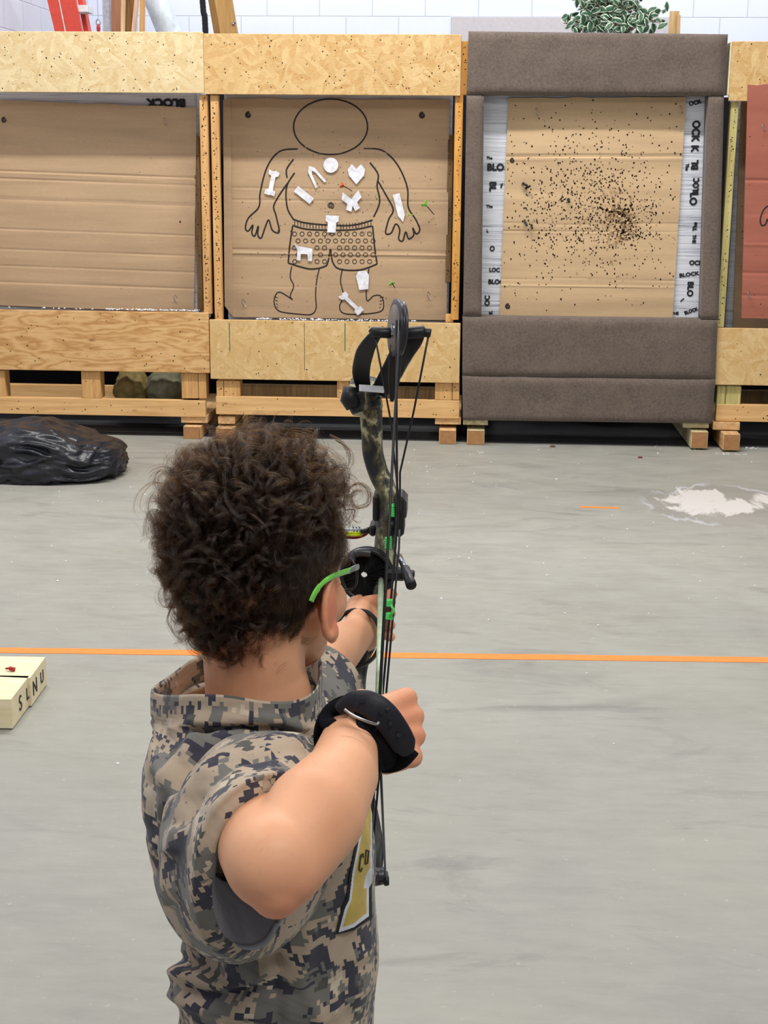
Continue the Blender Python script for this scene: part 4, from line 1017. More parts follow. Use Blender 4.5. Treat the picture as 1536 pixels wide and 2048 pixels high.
# ------------------------------------------------------------------ hooded shirt
def camo(name, k3=False):
    t = NT(name, .85, .15); uvn = t.map(rot=(.5, .3, .4)) if k3 else t.n('ShaderNodeTexCoord').outputs['UV']
    sc = t.n('ShaderNodeVectorMath', operation='SNAP'); t.set(sc.inputs[0], uvn); sc.inputs[1].default_value = (.0042, .0042, .0042 if k3 else 1)
    v = sc.outputs[0]; v1 = t.map(scale=(1, 1.25, 1), vec=v)
    n1 = t.noise(17, 4, vec=v1, rough=.62, dist=.3); n2 = t.noise(24, 4, vec=t.map(loc=(3, 7, 0), scale=(1, 1.3, 1), vec=v), rough=.65, dist=.3); n3 = t.noise(21, 4, vec=t.map(loc=(9, 2, 0), vec=v), rough=.65)
    c = t.mix(t.ramp(n1, [(0, 0.0), (.51, 1.0)], 'CONSTANT'), (176, 158, 138), (116, 113, 108))
    c = t.mix(t.ramp(n2, [(0, 0.0), (.545, 1.0)], 'CONSTANT'), c, (62, 61, 72))
    c = t.mix(t.ramp(n3, [(0, 0.0), (.60, 1.0)], 'CONSTANT'), c, (196, 182, 162))
    c = t.mix(t.ramp(t.noise(30, 3, vec=t.map(loc=(1, 12, 0), vec=v)), [(0, 0.0), (.62, 1.0)], 'CONSTANT'), c, (86, 84, 80))
    t.col(c); t.bump(t.noise(7.5, 3, vec=t.map(scale=(1, 1, 1.5), rot=(0, .6, 0)), dist=1.6, rough=.45), .75, .012); t.b.inputs['Sheen Weight'].default_value = .15; return t.m
M['camo'] = camo('digital_camouflage'); M['camo_s'] = camo('digital_camouflage_sleeve', True); M['camo_in'] = plain('shirt_lining', (128, 132, 140), .85, nscale=20, namt=.2)
DEP = 1.38
def ringof(cx, cy, z, ax_, by, n=72, sup=1.0, tilt=0, lump=None):
    """ring in a horizontal plane: t=0 at -x (back), 1/4 toward the camera"""
    out = []
    for k in range(n):
        a = 2*math.pi*k/n; c, s = math.cos(a), math.sin(a)
        c2 = math.copysign(abs(c)**sup, c); s2 = math.copysign(abs(s)**sup, s)
        out.append(Vector((cx-ax_*c2, cy-by*s2, z+tilt*s2)))
    return out
def zat(py, d=DEP): return P(500, py, d).z
def xat(px, py, d=DEP): return P(px, py, d).x
def ring_px(py, xl, xr, by, cy=0.0, sup=.85, d=DEP):
    z = zat(py, d); a, c = xat(xl, py, d), xat(xr, py, d)
    return ringof((a+c)/2, gy-.01+cy, z, (c-a)/2, by, sup=sup)
N = 72
def resample(pts, n):
    q = catmull(pts, 24, True); L = [0]
    for i in range(1, len(q)+1): L.append(L[-1]+(q[i % len(q)]-q[i-1]).length)
    out = []; j = 0
    for k in range(n):
        t_ = L[-1]*k/n
        while L[j+1] < t_: j += 1
        f = (t_-L[j])/max(1e-9, L[j+1]-L[j]); out.append(q[j].lerp(q[(j+1) % len(q)], f))
    return out
col_rim = resample([P(303, 1377, 1.40), P(318, 1388, 1.37), P(350, 1390, 1.34), (P(395, 1388, 1.315)), P(460, 1391, 1.30), P(530, 1402, 1.30), P(592, 1400, 1.325), P(632, 1376, 1.36),
                    P(643, 1335, 1.43), P(632, 1305, 1.50), P(570, 1292, 1.53), P(470, 1288, 1.54), P(395, 1312, 1.52), P(340, 1350, 1.46)], N)
def align(r, ref):   # start index nearest to ref[0], same direction
    best = min(range(len(r)), key=lambda i: (r[i]-ref[0]).length); r = r[best:]+r[:best]
    if (r[len(r)//4]-ref[len(r)//4]).length > (r[-(len(r)//4)]-ref[len(r)//4]).length: r = [r[0]]+r[1:][::-1]
    return r
def offs(r, dz, grow, c=None):
    c = c or sum(r, Vector())/len(r); return [p+Vector(((p.x-c.x)*grow, (p.y-c.y)*grow, dz)) for p in r]
shoulder = ring_px(1500, 312, 660, .150)
rim = col_rim
band = offs(rim, -.026, .015); seam = offs(rim, -.030, .0)
sh1 = [a.lerp(b_, .45)+Vector((0, 0, .004)) for a, b_ in zip(offs(rim, -.036, .03), align(shoulder, rim))]
rings = [offs(rim, -.03, -.06), offs(rim, -.004, -.03), rim, offs(rim, -.008, .012), band, seam, offs(rim, -.034, .02), sh1]
for py, xl, xr, by, cy in ((1470, 306, 650, .135, 0), (1500, 298, 668, .148, 0), (1540, 286, 690, .150, 0), (1600, 281, 715, .145, 0), (1650, 284, 732, .138, 0), (1700, 290, 742, .13, 0), (1760, 297, 748, .122, 0),
                           (1800, 304, 750, .118, 0), (1850, 322, 752, .115, 0), (1890, 345, 754, .112, 0), (1915, 362, 755, .108, 0), (1930, 360, 756, .106, 0), (1960, 342, 756, .11, 0),
                           (1990, 334, 757, .112, 0), (2030, 328, 752, .112, 0), (2080, 330, 748, .112, 0), (2140, 336, 745, .11, 0), (2200, 342, 742, .108, 0), (2270, 346, 740, .107, 0)):
    rings.append(ring_px(py, xl, xr, by, cy))
ref = rings[2]
for i in range(len(rings)): rings[i] = rings[i] if i < 8 else align(rings[i], rings[i-1] if i > 8 else ref)
rings.append(offs(rings[-1], .002, -.03)); rings.append(offs(rings[-1], .03, -.03))
def dense(rings, per=5):
    out = []; n = len(rings[0])
    for i in range(len(rings)-1):
        r0, r1, r2, r3 = rings[max(0, i-1)], rings[i], rings[i+1], rings[min(len(rings)-1, i+2)]
        L = sum(((r2[k]-r1[k]).length for k in range(0, n, 9)))/(n/9); pr = max(1, int(L/.006)+1)
        for s in range(pr):
            t_ = s/pr; row = []
            for k in range(n):
                p0, p1, p2, p3 = r0[k], r1[k], r2[k], r3[k]
                row.append(.5*((2*p1)+(p2-p0)*t_+(2*p0-5*p1+4*p2-p3)*t_*t_+(3*p1-p0-3*p2+p3)*t_**3))
            out.append(row)
    out.append(rings[-1]); return out
def refine(ring, m=3):
    return catmull(ring, m, True)
def cloth(rings, name, uoff=(0, 0), fold=None, m=3, v0=0, keep=0):
    rr = [refine(r, m) for r in dense(rings)]; n = len(rr[0]); V = [p.copy() for r in rr for p in r]; fs = []; uv = []
    arc = [0.0]
    for i in range(1, len(rr)): arc.append(arc[-1]+sum((rr[i][k]-rr[i-1][k]).length for k in range(0, n, 12))/(len(range(0, n, 12))))
    per = sorted(sum((r[(k+4) % n]-r[k]).length for k in range(0, n, 4)) for r in rr)[len(rr)//2]
    for i in range(len(rr)-1):
        for k in range(n):
            k2 = (k+1) % n; fs.append((i*n+k, (i+1)*n+k, (i+1)*n+k2, i*n+k2))
            uv += [(k/n*per+uoff[0], arc[i]+uoff[1]), (k/n*per+uoff[0], arc[i+1]+uoff[1]), ((k+1)/n*per+uoff[0], arc[i+1]+uoff[1]), ((k+1)/n*per+uoff[0], arc[i]+uoff[1])]
    # normals by rings
    def nrm(i, k):
        a = rr[min(i+1, len(rr)-1)][k]-rr[max(i-1, 0)][k]; b_ = rr[i][(k+1) % n]-rr[i][k-1]; c = a.cross(b_)
        return c.normalized() if c.length > 1e-12 else Vector((0, 0, 1))
    if fold:
        for i in range(len(rr)):
            for k in range(n):
                V[i*n+k] = V[i*n+k]+nrm(i, k)*fold(rr[i][k], k/n, arc[i])
    return V, fs, uv
def to_px(p):
    q = Vector(p)-CAM; d = q.dot(FWD); return 768+FPX*q.dot(RIGHT)/d, 1024-FPX*q.dot(UP)/d
def crease(px, py, pts, wd):
    """soft ridge profile along a polyline given in place coordinates seen from behind; distance in pixels of the fold plan"""
    best = 1e9
    for (x0, y0), (x1, y1) in zip(pts[:-1], pts[1:]):
        dx, dy = x1-x0, y1-y0; t_ = max(0, min(1, ((px-x0)*dx+(py-y0)*dy)/(dx*dx+dy*dy))); best = min(best, math.hypot(px-x0-t_*dx, py-y0-t_*dy))
    return math.exp(-(best/wd)**2)
FOLDS = [([(640, 1500), (560, 1470), (470, 1468), (390, 1490), (330, 1560)], 14, .007), ([(660, 1530), (590, 1500), (520, 1496), (440, 1510), (370, 1580)], 9, -.006),
         ([(640, 1465), (560, 1442), (480, 1440), (400, 1440), (350, 1460)], 12, .006), ([(630, 1480), (560, 1458), (480, 1455), (400, 1462)], 8, -.007),
         ([(400, 1490), (350, 1580), (338, 1700), (345, 1780)], 12, .008), ([(372, 1540), (325, 1640), (318, 1740)], 10, -.007),
         ([(300, 1560), (296, 1660), (330, 1690)], 10, -.005), ([(360, 1915), (420, 1930), (500, 1920), (560, 1930)], 14, -.010),
         ([(360, 1945), (430, 1965), (500, 1960), (530, 1930)], 12, .008), ([(380, 1985), (450, 1995), (500, 1975)], 10, -.008), ([(350, 1990), (420, 2020), (520, 2030)], 14, .007),
         ([(560, 1900), (555, 1980), (560, 2048)], 10, -.004), ([(620, 1870), (600, 1960), (640, 2040)], 16, .005), ([(700, 1880), (690, 1960), (700, 2040)], 18, -.004),
         ([(430, 1880), (470, 1915), (540, 1900), (580, 1850)], 12, .006)]
def torso_fold(p, s, a):
    if a < .012: return 0
    px, py = to_px(p); g = .0035*noise.noise(p*14+Vector((3, 0, 0)))+.002*noise.noise(Vector((p.x*30, p.y*30, p.z*9)))
    g *= min(1, max(0, (a-.06)/.04))
    if p.y < gy+.03:
        for pts, wd, h in FOLDS: g += 1.25*h*crease(px, py, pts, wd)
    if py > 1900: g += .004*math.sin(p.z*95+6*noise.noise(p*9))*max(0, 1-(px-330)/260)
    return g
V, fs, uv = cloth(rings, 'shirt', fold=torso_fold)
# right sleeve: opening ring, cuff, then up to the shoulder
opening = [P(636, 1578, 1.165), P(590, 1572, 1.13), P(530, 1588, 1.10), P(475, 1622, 1.08), P(440, 1670, 1.075), P(426, 1740, 1.085), P(426, 1810, 1.10), P(446, 1868, 1.13), P(488, 1893, 1.16), P(530, 1880, 1.195), P(560, 1830, 1.225),
           P(600, 1750, 1.25), P(640, 1660, 1.24), P(655, 1610, 1.21)]
outer = [P(668, 1552, 1.19), P(600, 1538, 1.135), P(515, 1546, 1.10), P(445, 1588, 1.08), P(400, 1655, 1.08), P(383, 1745, 1.09), P(386, 1825, 1.11), P(414, 1892, 1.14), P(480, 1922, 1.185), P(540, 1908, 1.225), P(590, 1860, 1.26),
         P(640, 1760, 1.28), P(690, 1650, 1.27), P(695, 1590, 1.23)]
mid = [P(690, 1520, 1.25), P(610, 1500, 1.18), P(515, 1500, 1.15), P(425, 1545, 1.14), P(372, 1620, 1.145), P(345, 1720, 1.16), P(350, 1810, 1.18), P(385, 1890, 1.21), P(460, 1925, 1.25), P(530, 1905, 1.29), P(600, 1860, 1.31),
       P(660, 1760, 1.33), P(700, 1650, 1.33), P(705, 1570, 1.29)]
root = [P(680, 1510, 1.34), P(600, 1470, 1.28), P(510, 1462, 1.25), P(420, 1500, 1.24), P(360, 1580, 1.24), P(325, 1690, 1.26), P(328, 1780, 1.28), P(370, 1850, 1.31), P(440, 1880, 1.34), P(520, 1870, 1.37), P(590, 1830, 1.38),
        P(650, 1740, 1.39), P(680, 1650, 1.39), P(690, 1570, 1.38)]
inner0 = [p+(q-p)*.9+FWD*.02 for p, q in zip(opening, outer)]
S_ = [resample([q+(sum(root, Vector())/14-q)*.06+FWD*.015 for q in outer], N), resample([p.lerp(sum(opening, Vector())/14, -.0)+FWD*.012+(sum(opening, Vector())/14-p)*.015 for p in opening], N), resample(opening, N), resample([p.lerp(q, .12)-FWD*.003 for p, q in zip(opening, outer)], N), resample([p.lerp(q, .55)-FWD*.004 for p, q in zip(opening, outer)], N), resample(outer, N), resample(mid, N), resample(root, N)]
for i in range(1, len(S_)): S_[i] = align(S_[i], S_[i-1])
# lining tube goes inward from the opening
cin = sum(opening, Vector())/14; deep = [p+(SHR-cin)*.75+(sum(opening, Vector())/14-p)*.12 for p in opening]
S_[0] = align(resample(deep, N), S_[1])
SF = [([(640, 1530), (560, 1525), (480, 1545), (420, 1600), (395, 1680)], 9, -.005), ([(620, 1545), (530, 1550), (460, 1590), (415, 1660), (402, 1750)], 9, .004), ([(600, 1490), (510, 1490), (430, 1530), (375, 1600), (355, 1700)], 12, -.006),
      ([(560, 1515), (480, 1520), (410, 1570), (372, 1650)], 9, .005), ([(352, 1600), (335, 1700), (345, 1800)], 10, -.005), ([(395, 1760), (400, 1850), (440, 1905)], 9, -.004)]
def sleeve_fold(p, s, a):
    if a < .16: return 0
    px, py = to_px(p); g = .003*noise.noise(p*16)+.0018*noise.noise(p*40)
    for pts, wd, h in SF: g += 1.7*h*crease(px, py, pts, wd)
    return -g*min(1, (a-.16)/.02)
V2, fs2, uv2 = cloth(S_, 'sleeve', (1.3, .7), sleeve_fold)
uv2 = [(V2[i].x*.95+.55*V2[i].y+2.3, V2[i].z+.45*V2[i].y+.7) for f in fs2 for i in f]
# left sleeve
ld = (ELL-SHL).normalized(); o1 = ld.orthogonal().normalized(); o2 = ld.cross(o1); L_ = []
for t_, r_ in ((-.05, .075), (.0, .07), (.04, .062), (.075, .058), (.085, .057), (.083, .052), (.03, .05)):
    c_ = SHL+ld*t_; L_.append([c_+o1*(r_*math.cos(2*math.pi*k/N))+o2*(r_*math.sin(2*math.pi*k/N)) for k in range(N)])
V3, fs3, uv3 = cloth(L_, 'sleeve', (2.1, .2), lambda p, s, a: .002*noise.noise(p*20))
me = bpy.data.meshes.new('hooded_shirt'); o1_ = len(V); o2_ = o1_+len(V2)
me.from_pydata([tuple(p) for p in V+V2+V3], [], fs+[tuple(i+o1_ for i in f) for f in fs2]+[tuple(i+o2_ for i in f) for f in fs3])
ul_ = me.uv_layers.new(name='UVMap'); ul_.data.foreach_set('uv', np.array(uv+uv2+uv3, dtype=np.float32).ravel())
shirt_bvh = BVHTree.FromPolygons([tuple(v.co) for v in me.vertices], [tuple(p.vertices) for p in me.polygons])
nl = len(dense([S_[0], S_[1]]))*N*3
me.materials.append(M['camo']); me.materials.append(M['camo_in']); me.materials.append(M['camo_s'])
lining_rows = 0; rr_ = dense(S_); 
# faces of the lining: rows before the opening ring
acc = 0; rows_in = 0
for i in range(2):
    L = sum(((S_[i+1][k]-S_[i][k]).length for k in range(0, N, 9)))/(N/9); rows_in += max(1, int(L/.006)+1)
mi = np.zeros(len(me.polygons), dtype=np.int32); f0 = len(fs); mi[f0:] = 2; mi[f0:f0+rows_in*N*3] = 1
me.polygons.foreach_set('material_index', mi)
shirt = link(me, 'hooded_shirt', [], person)
so = shirt.modifiers.new('s', 'SOLIDIFY'); so.thickness = .0016; so.offset = -1
# collapsed hood lying on the shoulders: soft roll behind and in front of the collar
# chest print
def print_on_shirt():
    def cast(px, py):
        r = ray(px, py).normalized(); h, n, i, d = shirt_bvh.ray_cast(CAM, r)
        return (h, n) if h else (None, None)
    outer_ = [(739, 1632), (734, 1600), (728, 1560), (713, 1640), (700, 1745), (693, 1790), (684, 1815), (672, 1868), (700, 1858), (738, 1836), (739, 1790)]
    poly_k = [(742, 1560), (722, 1590), (714, 1660), (698, 1740), (690, 1795), (683, 1812), (668, 1868), (705, 1859), (741, 1836), (741, 1790), (741, 1700)]
    poly_w = [(741, 1575), (726, 1600), (717, 1668), (702, 1745), (696, 1798), (688, 1814), (675, 1863), (705, 1853), (735, 1832), (735, 1775), (741, 1765)]
    poly_y = [(740, 1580), (729, 1612), (720, 1672), (706, 1748), (700, 1800), (693, 1816), (683, 1853), (704, 1846), (730, 1826), (730, 1776), (724, 1776), (728, 1752), (737, 1735)]
    def inside(poly, x, y):
        c = False; j = len(poly)-1
        for i in range(len(poly)):
            if (poly[i][1] > y) != (poly[j][1] > y) and x < (poly[j][0]-poly[i][0])*(y-poly[i][1])/(poly[j][1]-poly[i][1])+poly[i][0]: c = not c
            j = i
        return c
    st = .9; grid = {}; vs = []; fs_ = []; mi_ = []
    def vert(i, j):
        if (i, j) not in grid:
            h, n = cast(660+i*st, 1550+j*st)
            if h is None: grid[(i, j)] = None
            else:
                if n.dot(ray(700, 1700)) > 0: n = -n
                grid[(i, j)] = len(vs); vs.append(h+n*.0016)
        return grid[(i, j)]
    for i in range(int(90/st)):
        for j in range(int(330/st)):
            x, y = 660+(i+.5)*st, 1550+(j+.5)*st
            if not inside(poly_k, x, y): continue
            q = [vert(i, j), vert(i+1, j), vert(i+1, j+1), vert(i, j+1)]
            if None in q or max((vs[q[a]]-vs[q[(a+1) % 4]]).length for a in range(4)) > .02: continue
            fs_.append(tuple(q)); mi_.append(2 if inside(poly_y, x, y) else 1 if inside(poly_w, x, y) else 0)
    m_ = bpy.data.meshes.new('chest_print'); m_.from_pydata([tuple(v) for v in vs], [], fs_)
    mk = plain('print_black_cloth', (26, 24, 28), .6); mw_ = plain('print_white_cloth', (222, 224, 236), .6); my = plain('print_gold_cloth', (204, 178, 92), .55)
    o = link(m_, 'chest_print', [mk, mw_, my], person); m_.polygons.foreach_set('material_index', mi_)
    # letters CO, drawn as strokes laid on the cloth
    mb = MB()
    def stroke(pts, wpx):
        for (x0, y0), (x1, y1) in zip(pts[:-1], pts[1:]):
            d = Vector((x1-x0, y1-y0)).normalized(); n2 = Vector((-d.y, d.x))*wpx/2; q = []
            for x, y, s in ((x0, y0, 1), (x1, y1, 1), (x1, y1, -1), (x0, y0, -1)):
                h, n = cast(x+n2.x*s+(d.x*.8 if (x, y) == (x1, y1) else -d.x*.8), y+n2.y*s)
                if h is None: return
                if n.dot(ray(x, y)) > 0: n = -n
                q.append(h+n*.0024)
            mb.add(q, [(0, 1, 2, 3)])
    stroke([(721, 1708), (719, 1713)], 2.4); stroke([(722, 1707), (717, 1711), (714, 1738), (717, 1743), (720, 1735)], 2.6); stroke([(722, 1707), (722, 1716)], 2.4)
    stroke([(728, 1700), (726, 1728), (731, 1726), (733, 1702), (728, 1700)], 2.4)
    mb.build('print_lettering', mk, person)
print_on_shirt()
# trousers and shoes
b = MB()
b.ball(Vector((gx+.01, gy, TZ-.42)), (.086, .1, .105))
for sy, fx in ((-1, -.02), (1, .02)):
    hip = Vector((gx+.0, gy+sy*.055, TZ-.46)); kn = Vector((gx+.015, gy+sy*.12, .30)); an = Vector((gx+fx, gy+sy*.16, .075))
    chain(b, [hip, kn, an], [.076, .058, .05], 20)
me = remesh(b, 'trousers', .005, 8)
for v in me.vertices: v.co += Vector((noise.noise(v.co*22), noise.noise(v.co*22+Vector((5, 0, 0))), 0))*.003
link(me, 'trousers', [plain('dark_trousers', (52, 54, 60), .85, nscale=60)], person)
for sy, fx in ((-1, -.02), (1, .02)):
    an = Vector((gx+fx, gy+sy*.16, .0)); b = MB(); toe = Vector((.13, .03*sy*0+.02, 0))
    b.ball(an+Vector((.0, 0, .045)), (.04, .036, .045)); b.ball(an+Vector((.055, .008, .032)), (.06, .038, .032)); b.ball(an+Vector((.105, .014, .026)), (.038, .036, .026))
    me = remesh(b, 'shoe', .003, 4)
    for v in me.vertices: v.co.z = max(v.co.z, .001)
    link(me, 'shoe', [plain('shoe_grey', (70, 72, 78), .7) if sy == -1 else bpy.data.materials['shoe_grey']], person)
# ------------------------------------------------------------------ hair
rnd = random.Random(21); nr = np.random.RandomState(4)
HAIRM = bpy.data.materials.new('brown_hair'); HAIRM.use_nodes = True; nt_ = HAIRM.node_tree; nt_.nodes.clear()
ho = nt_.nodes.new('ShaderNodeOutputMaterial'); hb = nt_.nodes.new('ShaderNodeBsdfHairPrincipled'); hb.parametrization = 'MELANIN'
hb.inputs['Melanin'].default_value = .82; hb.inputs['Melanin Redness'].default_value = .12; hb.inputs['Roughness'].default_value = .28; hb.inputs['Radial Roughness'].default_value = .45
hb.inputs['Random Color'].default_value = .4; hb.inputs['Coat'].default_value = .3; nt_.links.new(hb.outputs[0], ho.inputs[0])
CAPM = plain('hair_under', (50, 38, 31), .85, .15, nscale=160, namt=.35, bump=.6)
def scalp(n):                                          # n: unit direction in head space -> point on the skull, head space
    c = Vector((0, -.012, .046)); r = (.067, .084, .080)
    if n.z < 0: r = (.060-.004*n.z*0, .070, .092)
    return c+Vector((n.x*r[0], n.y*r[1], n.z*r[2]))
def hairline(p):                                       # True where hair grows, head space
    x, y, z = p
    if abs(x) > .036 and z < -.020-(abs(x) < .046)*.014: return False
    if y > .045 and z < .085: return False             # forehead
    if y > .0 and y <= .045: return z > .030+abs(max(0, .02-y))*-.0 and z > .036
    if y > -.035: return z > .026+y*1.9
    return z > (-.056 - .008*math.sin(x*60) if x < .02 else -.046+(x-.02)*1.1)
def thick(p):                                          # hair depth over the skull
    x, y, z = p
    top = max(0, min(1, (z-.055)/.045)); back = max(0, min(1, (-y-.02)/.05)); side = max(0, min(1, (x-.02)/.03))
    lf = max(0, min(1, (-x-.02)/.04)); t_ = .010+.034*top*(1-.35*lf)+.006*back*(1-side*.5)*(1-.8*lf)+.010*max(0, y)/.07
    q = Vector((x/.067, (y+.012)/.084, (z-.046)/.080)).normalized()
    ul = max(0, q.dot(Vector((-.62, -.1, .78))))**10; ur = max(0, q.dot(Vector((.8, .45, .4))))**5; ll = max(0, q.dot(Vector((-.75, -.45, -.45))))**4
    t_ += .010*ul - .012*ur + .010*ll
    if x < -.045 and .02 < z < .09: t_ -= .007
    if side > .3 and z < .07: t_ = min(t_, .010+.014*top)
    t_ = max(.006, t_)
    return t_
# under-layer that follows the scalp
cb = bmesh.new(); bmesh.ops.create_icosphere(cb, subdivisions=5, radius=1); kill = []
for v in cb.verts:
    n = v.co.normalized(); p = scalp(n)
    ok = hairline(p)
    d = thick(p)*.50*(1+.5*noise.noise(n*5)) if ok else -.010
    v.co = hp(*(p+n*d)); 
    if not ok and p.z < .0: kill.append(v)
bmesh.ops.delete(cb, geom=[v for v in kill], context='VERTS')
mb = MB(); mb.bm(cb); hair = mb.build('hair', CAPM, person, True)
# curls
curves = []; radii = []
def add_lock(path, nst, spread, rad=.00007, tip=.35, wob=.0006):
    path = np.array([tuple(p) for p in path]); n = len(path); tt = np.linspace(0, 1, n)[:, None]
    for _ in range(nst):
        d = nr.normal(size=3); d /= np.linalg.norm(d)+1e-9; d *= spread*nr.uniform(0, 1)**.5
        ph = nr.uniform(0, 6.28, 3); fr = nr.uniform(3, 8)
        w_ = np.stack([np.sin(fr*tt[:, 0]+ph[k]) for k in range(3)], 1)*wob*tt
        sc = nr.uniform(.9, 1.12); c0 = path[0]; q = c0+(path-c0)*sc
        q = q + d*(.6+.8*tt*(1-tt)*2+.25*tt) + w_
        cut_ = nr.randint(int(n*.72), n+1); q = q[:cut_]
        if len(q) < 4: continue
        curves.append(q); radii.append((rad*(1-tt[:cut_, 0]*.45)))
def flow(p):                                           # combed direction in head space
    x, y, z = p
    f = Vector((x*5, -.4 if z > .07 else -.2, -.25-max(0, (.09-z))*9)); return f
def curl(root, n, p):
    L = thick(p); top = max(0, min(1, (p.z-.055)/.05)); side = p.x > .018 and p.z < .085 and p.y > -.065
    rv = Vector((rnd.gauss(0, 1), rnd.gauss(0, 1), rnd.gauss(0, 1)))
    if side:                                           # short smoother hair round the ear
        f = Vector((.25*(1 if p.z > .05 else .1), -.75+.5*(p.y < -.02), -.75)); f += rv*.16; t_ = (f-n*n.dot(f)).normalized(); ln = rnd.uniform(.024, .042)*(.45 if p.y > -.02 and p.z < .055 else 1); pts = []
        k2 = n.cross(t_)*rnd.uniform(-.012, .012)
        for i in range(9):
            s = i/8; pts.append(root+t_*ln*s+n*(.0015+.010*math.sin(s*2.3)*rnd.uniform(.6, 1.0)*min(1, L/.012))+k2*s*s)
        return pts, 46, .0042
    f = flow(p)+rv*(1.0 if top > .4 else .65); t_ = (f-n*n.dot(f)); t_ = t_.normalized(); b_ = n.cross(t_)
    turns = rnd.uniform(.9, 1.7)*(1.2 if top < .5 else 1.0); rc = (rnd.uniform(.009, .017) if rnd.random() < .5 else rnd.uniform(.005, .009))*(1.1 if top > .5 else .85); N_ = 22; pts = []; sgn = rnd.choice((-1, 1)); ph = rnd.uniform(0, 6.28)
    ax_ = (t_*rnd.uniform(.3, 1)+b_*rnd.uniform(-1, 1)*.8+n*rnd.uniform(-.1, .5)).normalized(); e1 = (n-ax_*n.dot(ax_)).normalized(); e2 = ax_.cross(e1)*sgn
    adv = rnd.uniform(.010, .028); h0 = max(.004, L*rnd.uniform(.30, .78)); e0 = Vector((math.cos(ph), math.sin(ph), 0))
    for i in range(N_):
        s = i/(N_-1)
        base = root+n*(h0*min(1, s*2.6))+t_*(.012*s)+ax_*adv*s
        r_ = rc*min(1, s*2.2)*(1-.28*s); a = ph+turns*2*math.pi*s
        pts.append(base+e1*(r_*math.cos(a))+e2*(r_*math.sin(a)))
    return pts, 30, .0018
cnt = 0
ga = math.pi*(3-math.sqrt(5)); NP = 4300
for i in range(NP):
    z = 1-2*(i+.5)/NP; r_ = math.sqrt(1-z*z); n = Vector((r_*math.cos(ga*i), r_*math.sin(ga*i), z)); n = (n+Vector((rnd.gauss(0, .03), rnd.gauss(0, .03), rnd.gauss(0, .03)))).normalized()
    p = scalp(n)
    if not hairline(p): continue
    if n.y > .55 and rnd.random() < .5: continue
    pts, k, sp_ = curl(p+n*(.0 if p.z > 0 else 0), n, p); add_lock([hp(*q) for q in pts], k, sp_); cnt += 1
# ringlets that stand clear of the head
def loose(pix, n=7, sp_=.0012, rad=.00009, per=5): add_lock(catmull([P(*q) for q in pix], per), n, sp_, rad=rad, wob=.0006)
loose([(340, 1010, 1.37), (318, 1050, 1.37), (303, 1035, 1.37), (298, 1005, 1.37), (318, 975, 1.37), (350, 965, 1.37)], 14, .0014)
loose([(345, 975, 1.36), (310, 965, 1.36), (283, 985, 1.36), (274, 1015, 1.36), (285, 1030, 1.36)], 9)
loose([(350, 1130, 1.36), (332, 1165, 1.35), (335, 1205, 1.35), (355, 1225, 1.35)], 12); loose([(345, 1210, 1.36), (335, 1240, 1.35), (350, 1270, 1.35), (370, 1283, 1.35), (376, 1262, 1.35)], 12)
loose([(696, 985, 1.40), (703, 972, 1.42), (722, 968, 1.42), (738, 985, 1.42), (735, 1008, 1.42), (712, 1014, 1.42), (702, 998, 1.42), (710, 982, 1.42), (726, 984, 1.42), (727, 1000, 1.42)], 34, .0022)
loose([(690, 1020, 1.41), (708, 1020, 1.42), (706, 1038, 1.42), (718, 1044, 1.42), (730, 1035, 1.42)], 12); loose([(660, 870, 1.40), (685, 885, 1.40), (697, 915, 1.40), (690, 940, 1.40)], 16, .002)
loose([(672, 880, 1.42), (700, 900, 1.42), (703, 930, 1.42), (680, 950, 1.42)], 14, .002)
for _ in range(26):                                     # fly-aways round the outline
    a = rnd.uniform(2.4, 6.6); cx, cy = 515, 1060; r0 = 178; x0, y0 = cx+r0*math.cos(a), cy+215*math.sin(a)
    if y0 > 1240 or (x0 > 640 and y0 > 990): continue
    w_ = rnd.uniform(14, 34); sg = rnd.choice((-1, 1)); q = []
    for k in range(9):
        b_ = k/8*rnd.uniform(3.2, 4.2); q.append((x0+math.cos(a)*w_*math.sin(b_)*.9-math.sin(a)*sg*w_*(1-math.cos(b_))*.6, y0+math.sin(a)*w_*math.sin(b_)*.9+math.cos(a)*sg*w_*(1-math.cos(b_))*.6, 1.40))
    loose(q, 4, .0016, .00006, 4)
hc = bpy.data.hair_curves.new('curls'); hc.add_curves([len(q) for q in curves])
allp = np.concatenate(curves).astype(np.float32); inv = np.array(person.matrix_world.inverted()); allp = allp @ inv[:3, :3].T.astype(np.float32) + inv[:3, 3].astype(np.float32)
hc.points.foreach_set('position', allp.ravel()); hc.points.foreach_set('radius', np.concatenate(radii).astype(np.float32))
hc.materials.append(HAIRM); ho_ = bpy.data.objects.new('curls', hc); COL.objects.link(ho_); ho_.parent = hair
ho_['label'] = 'loose brown curls'

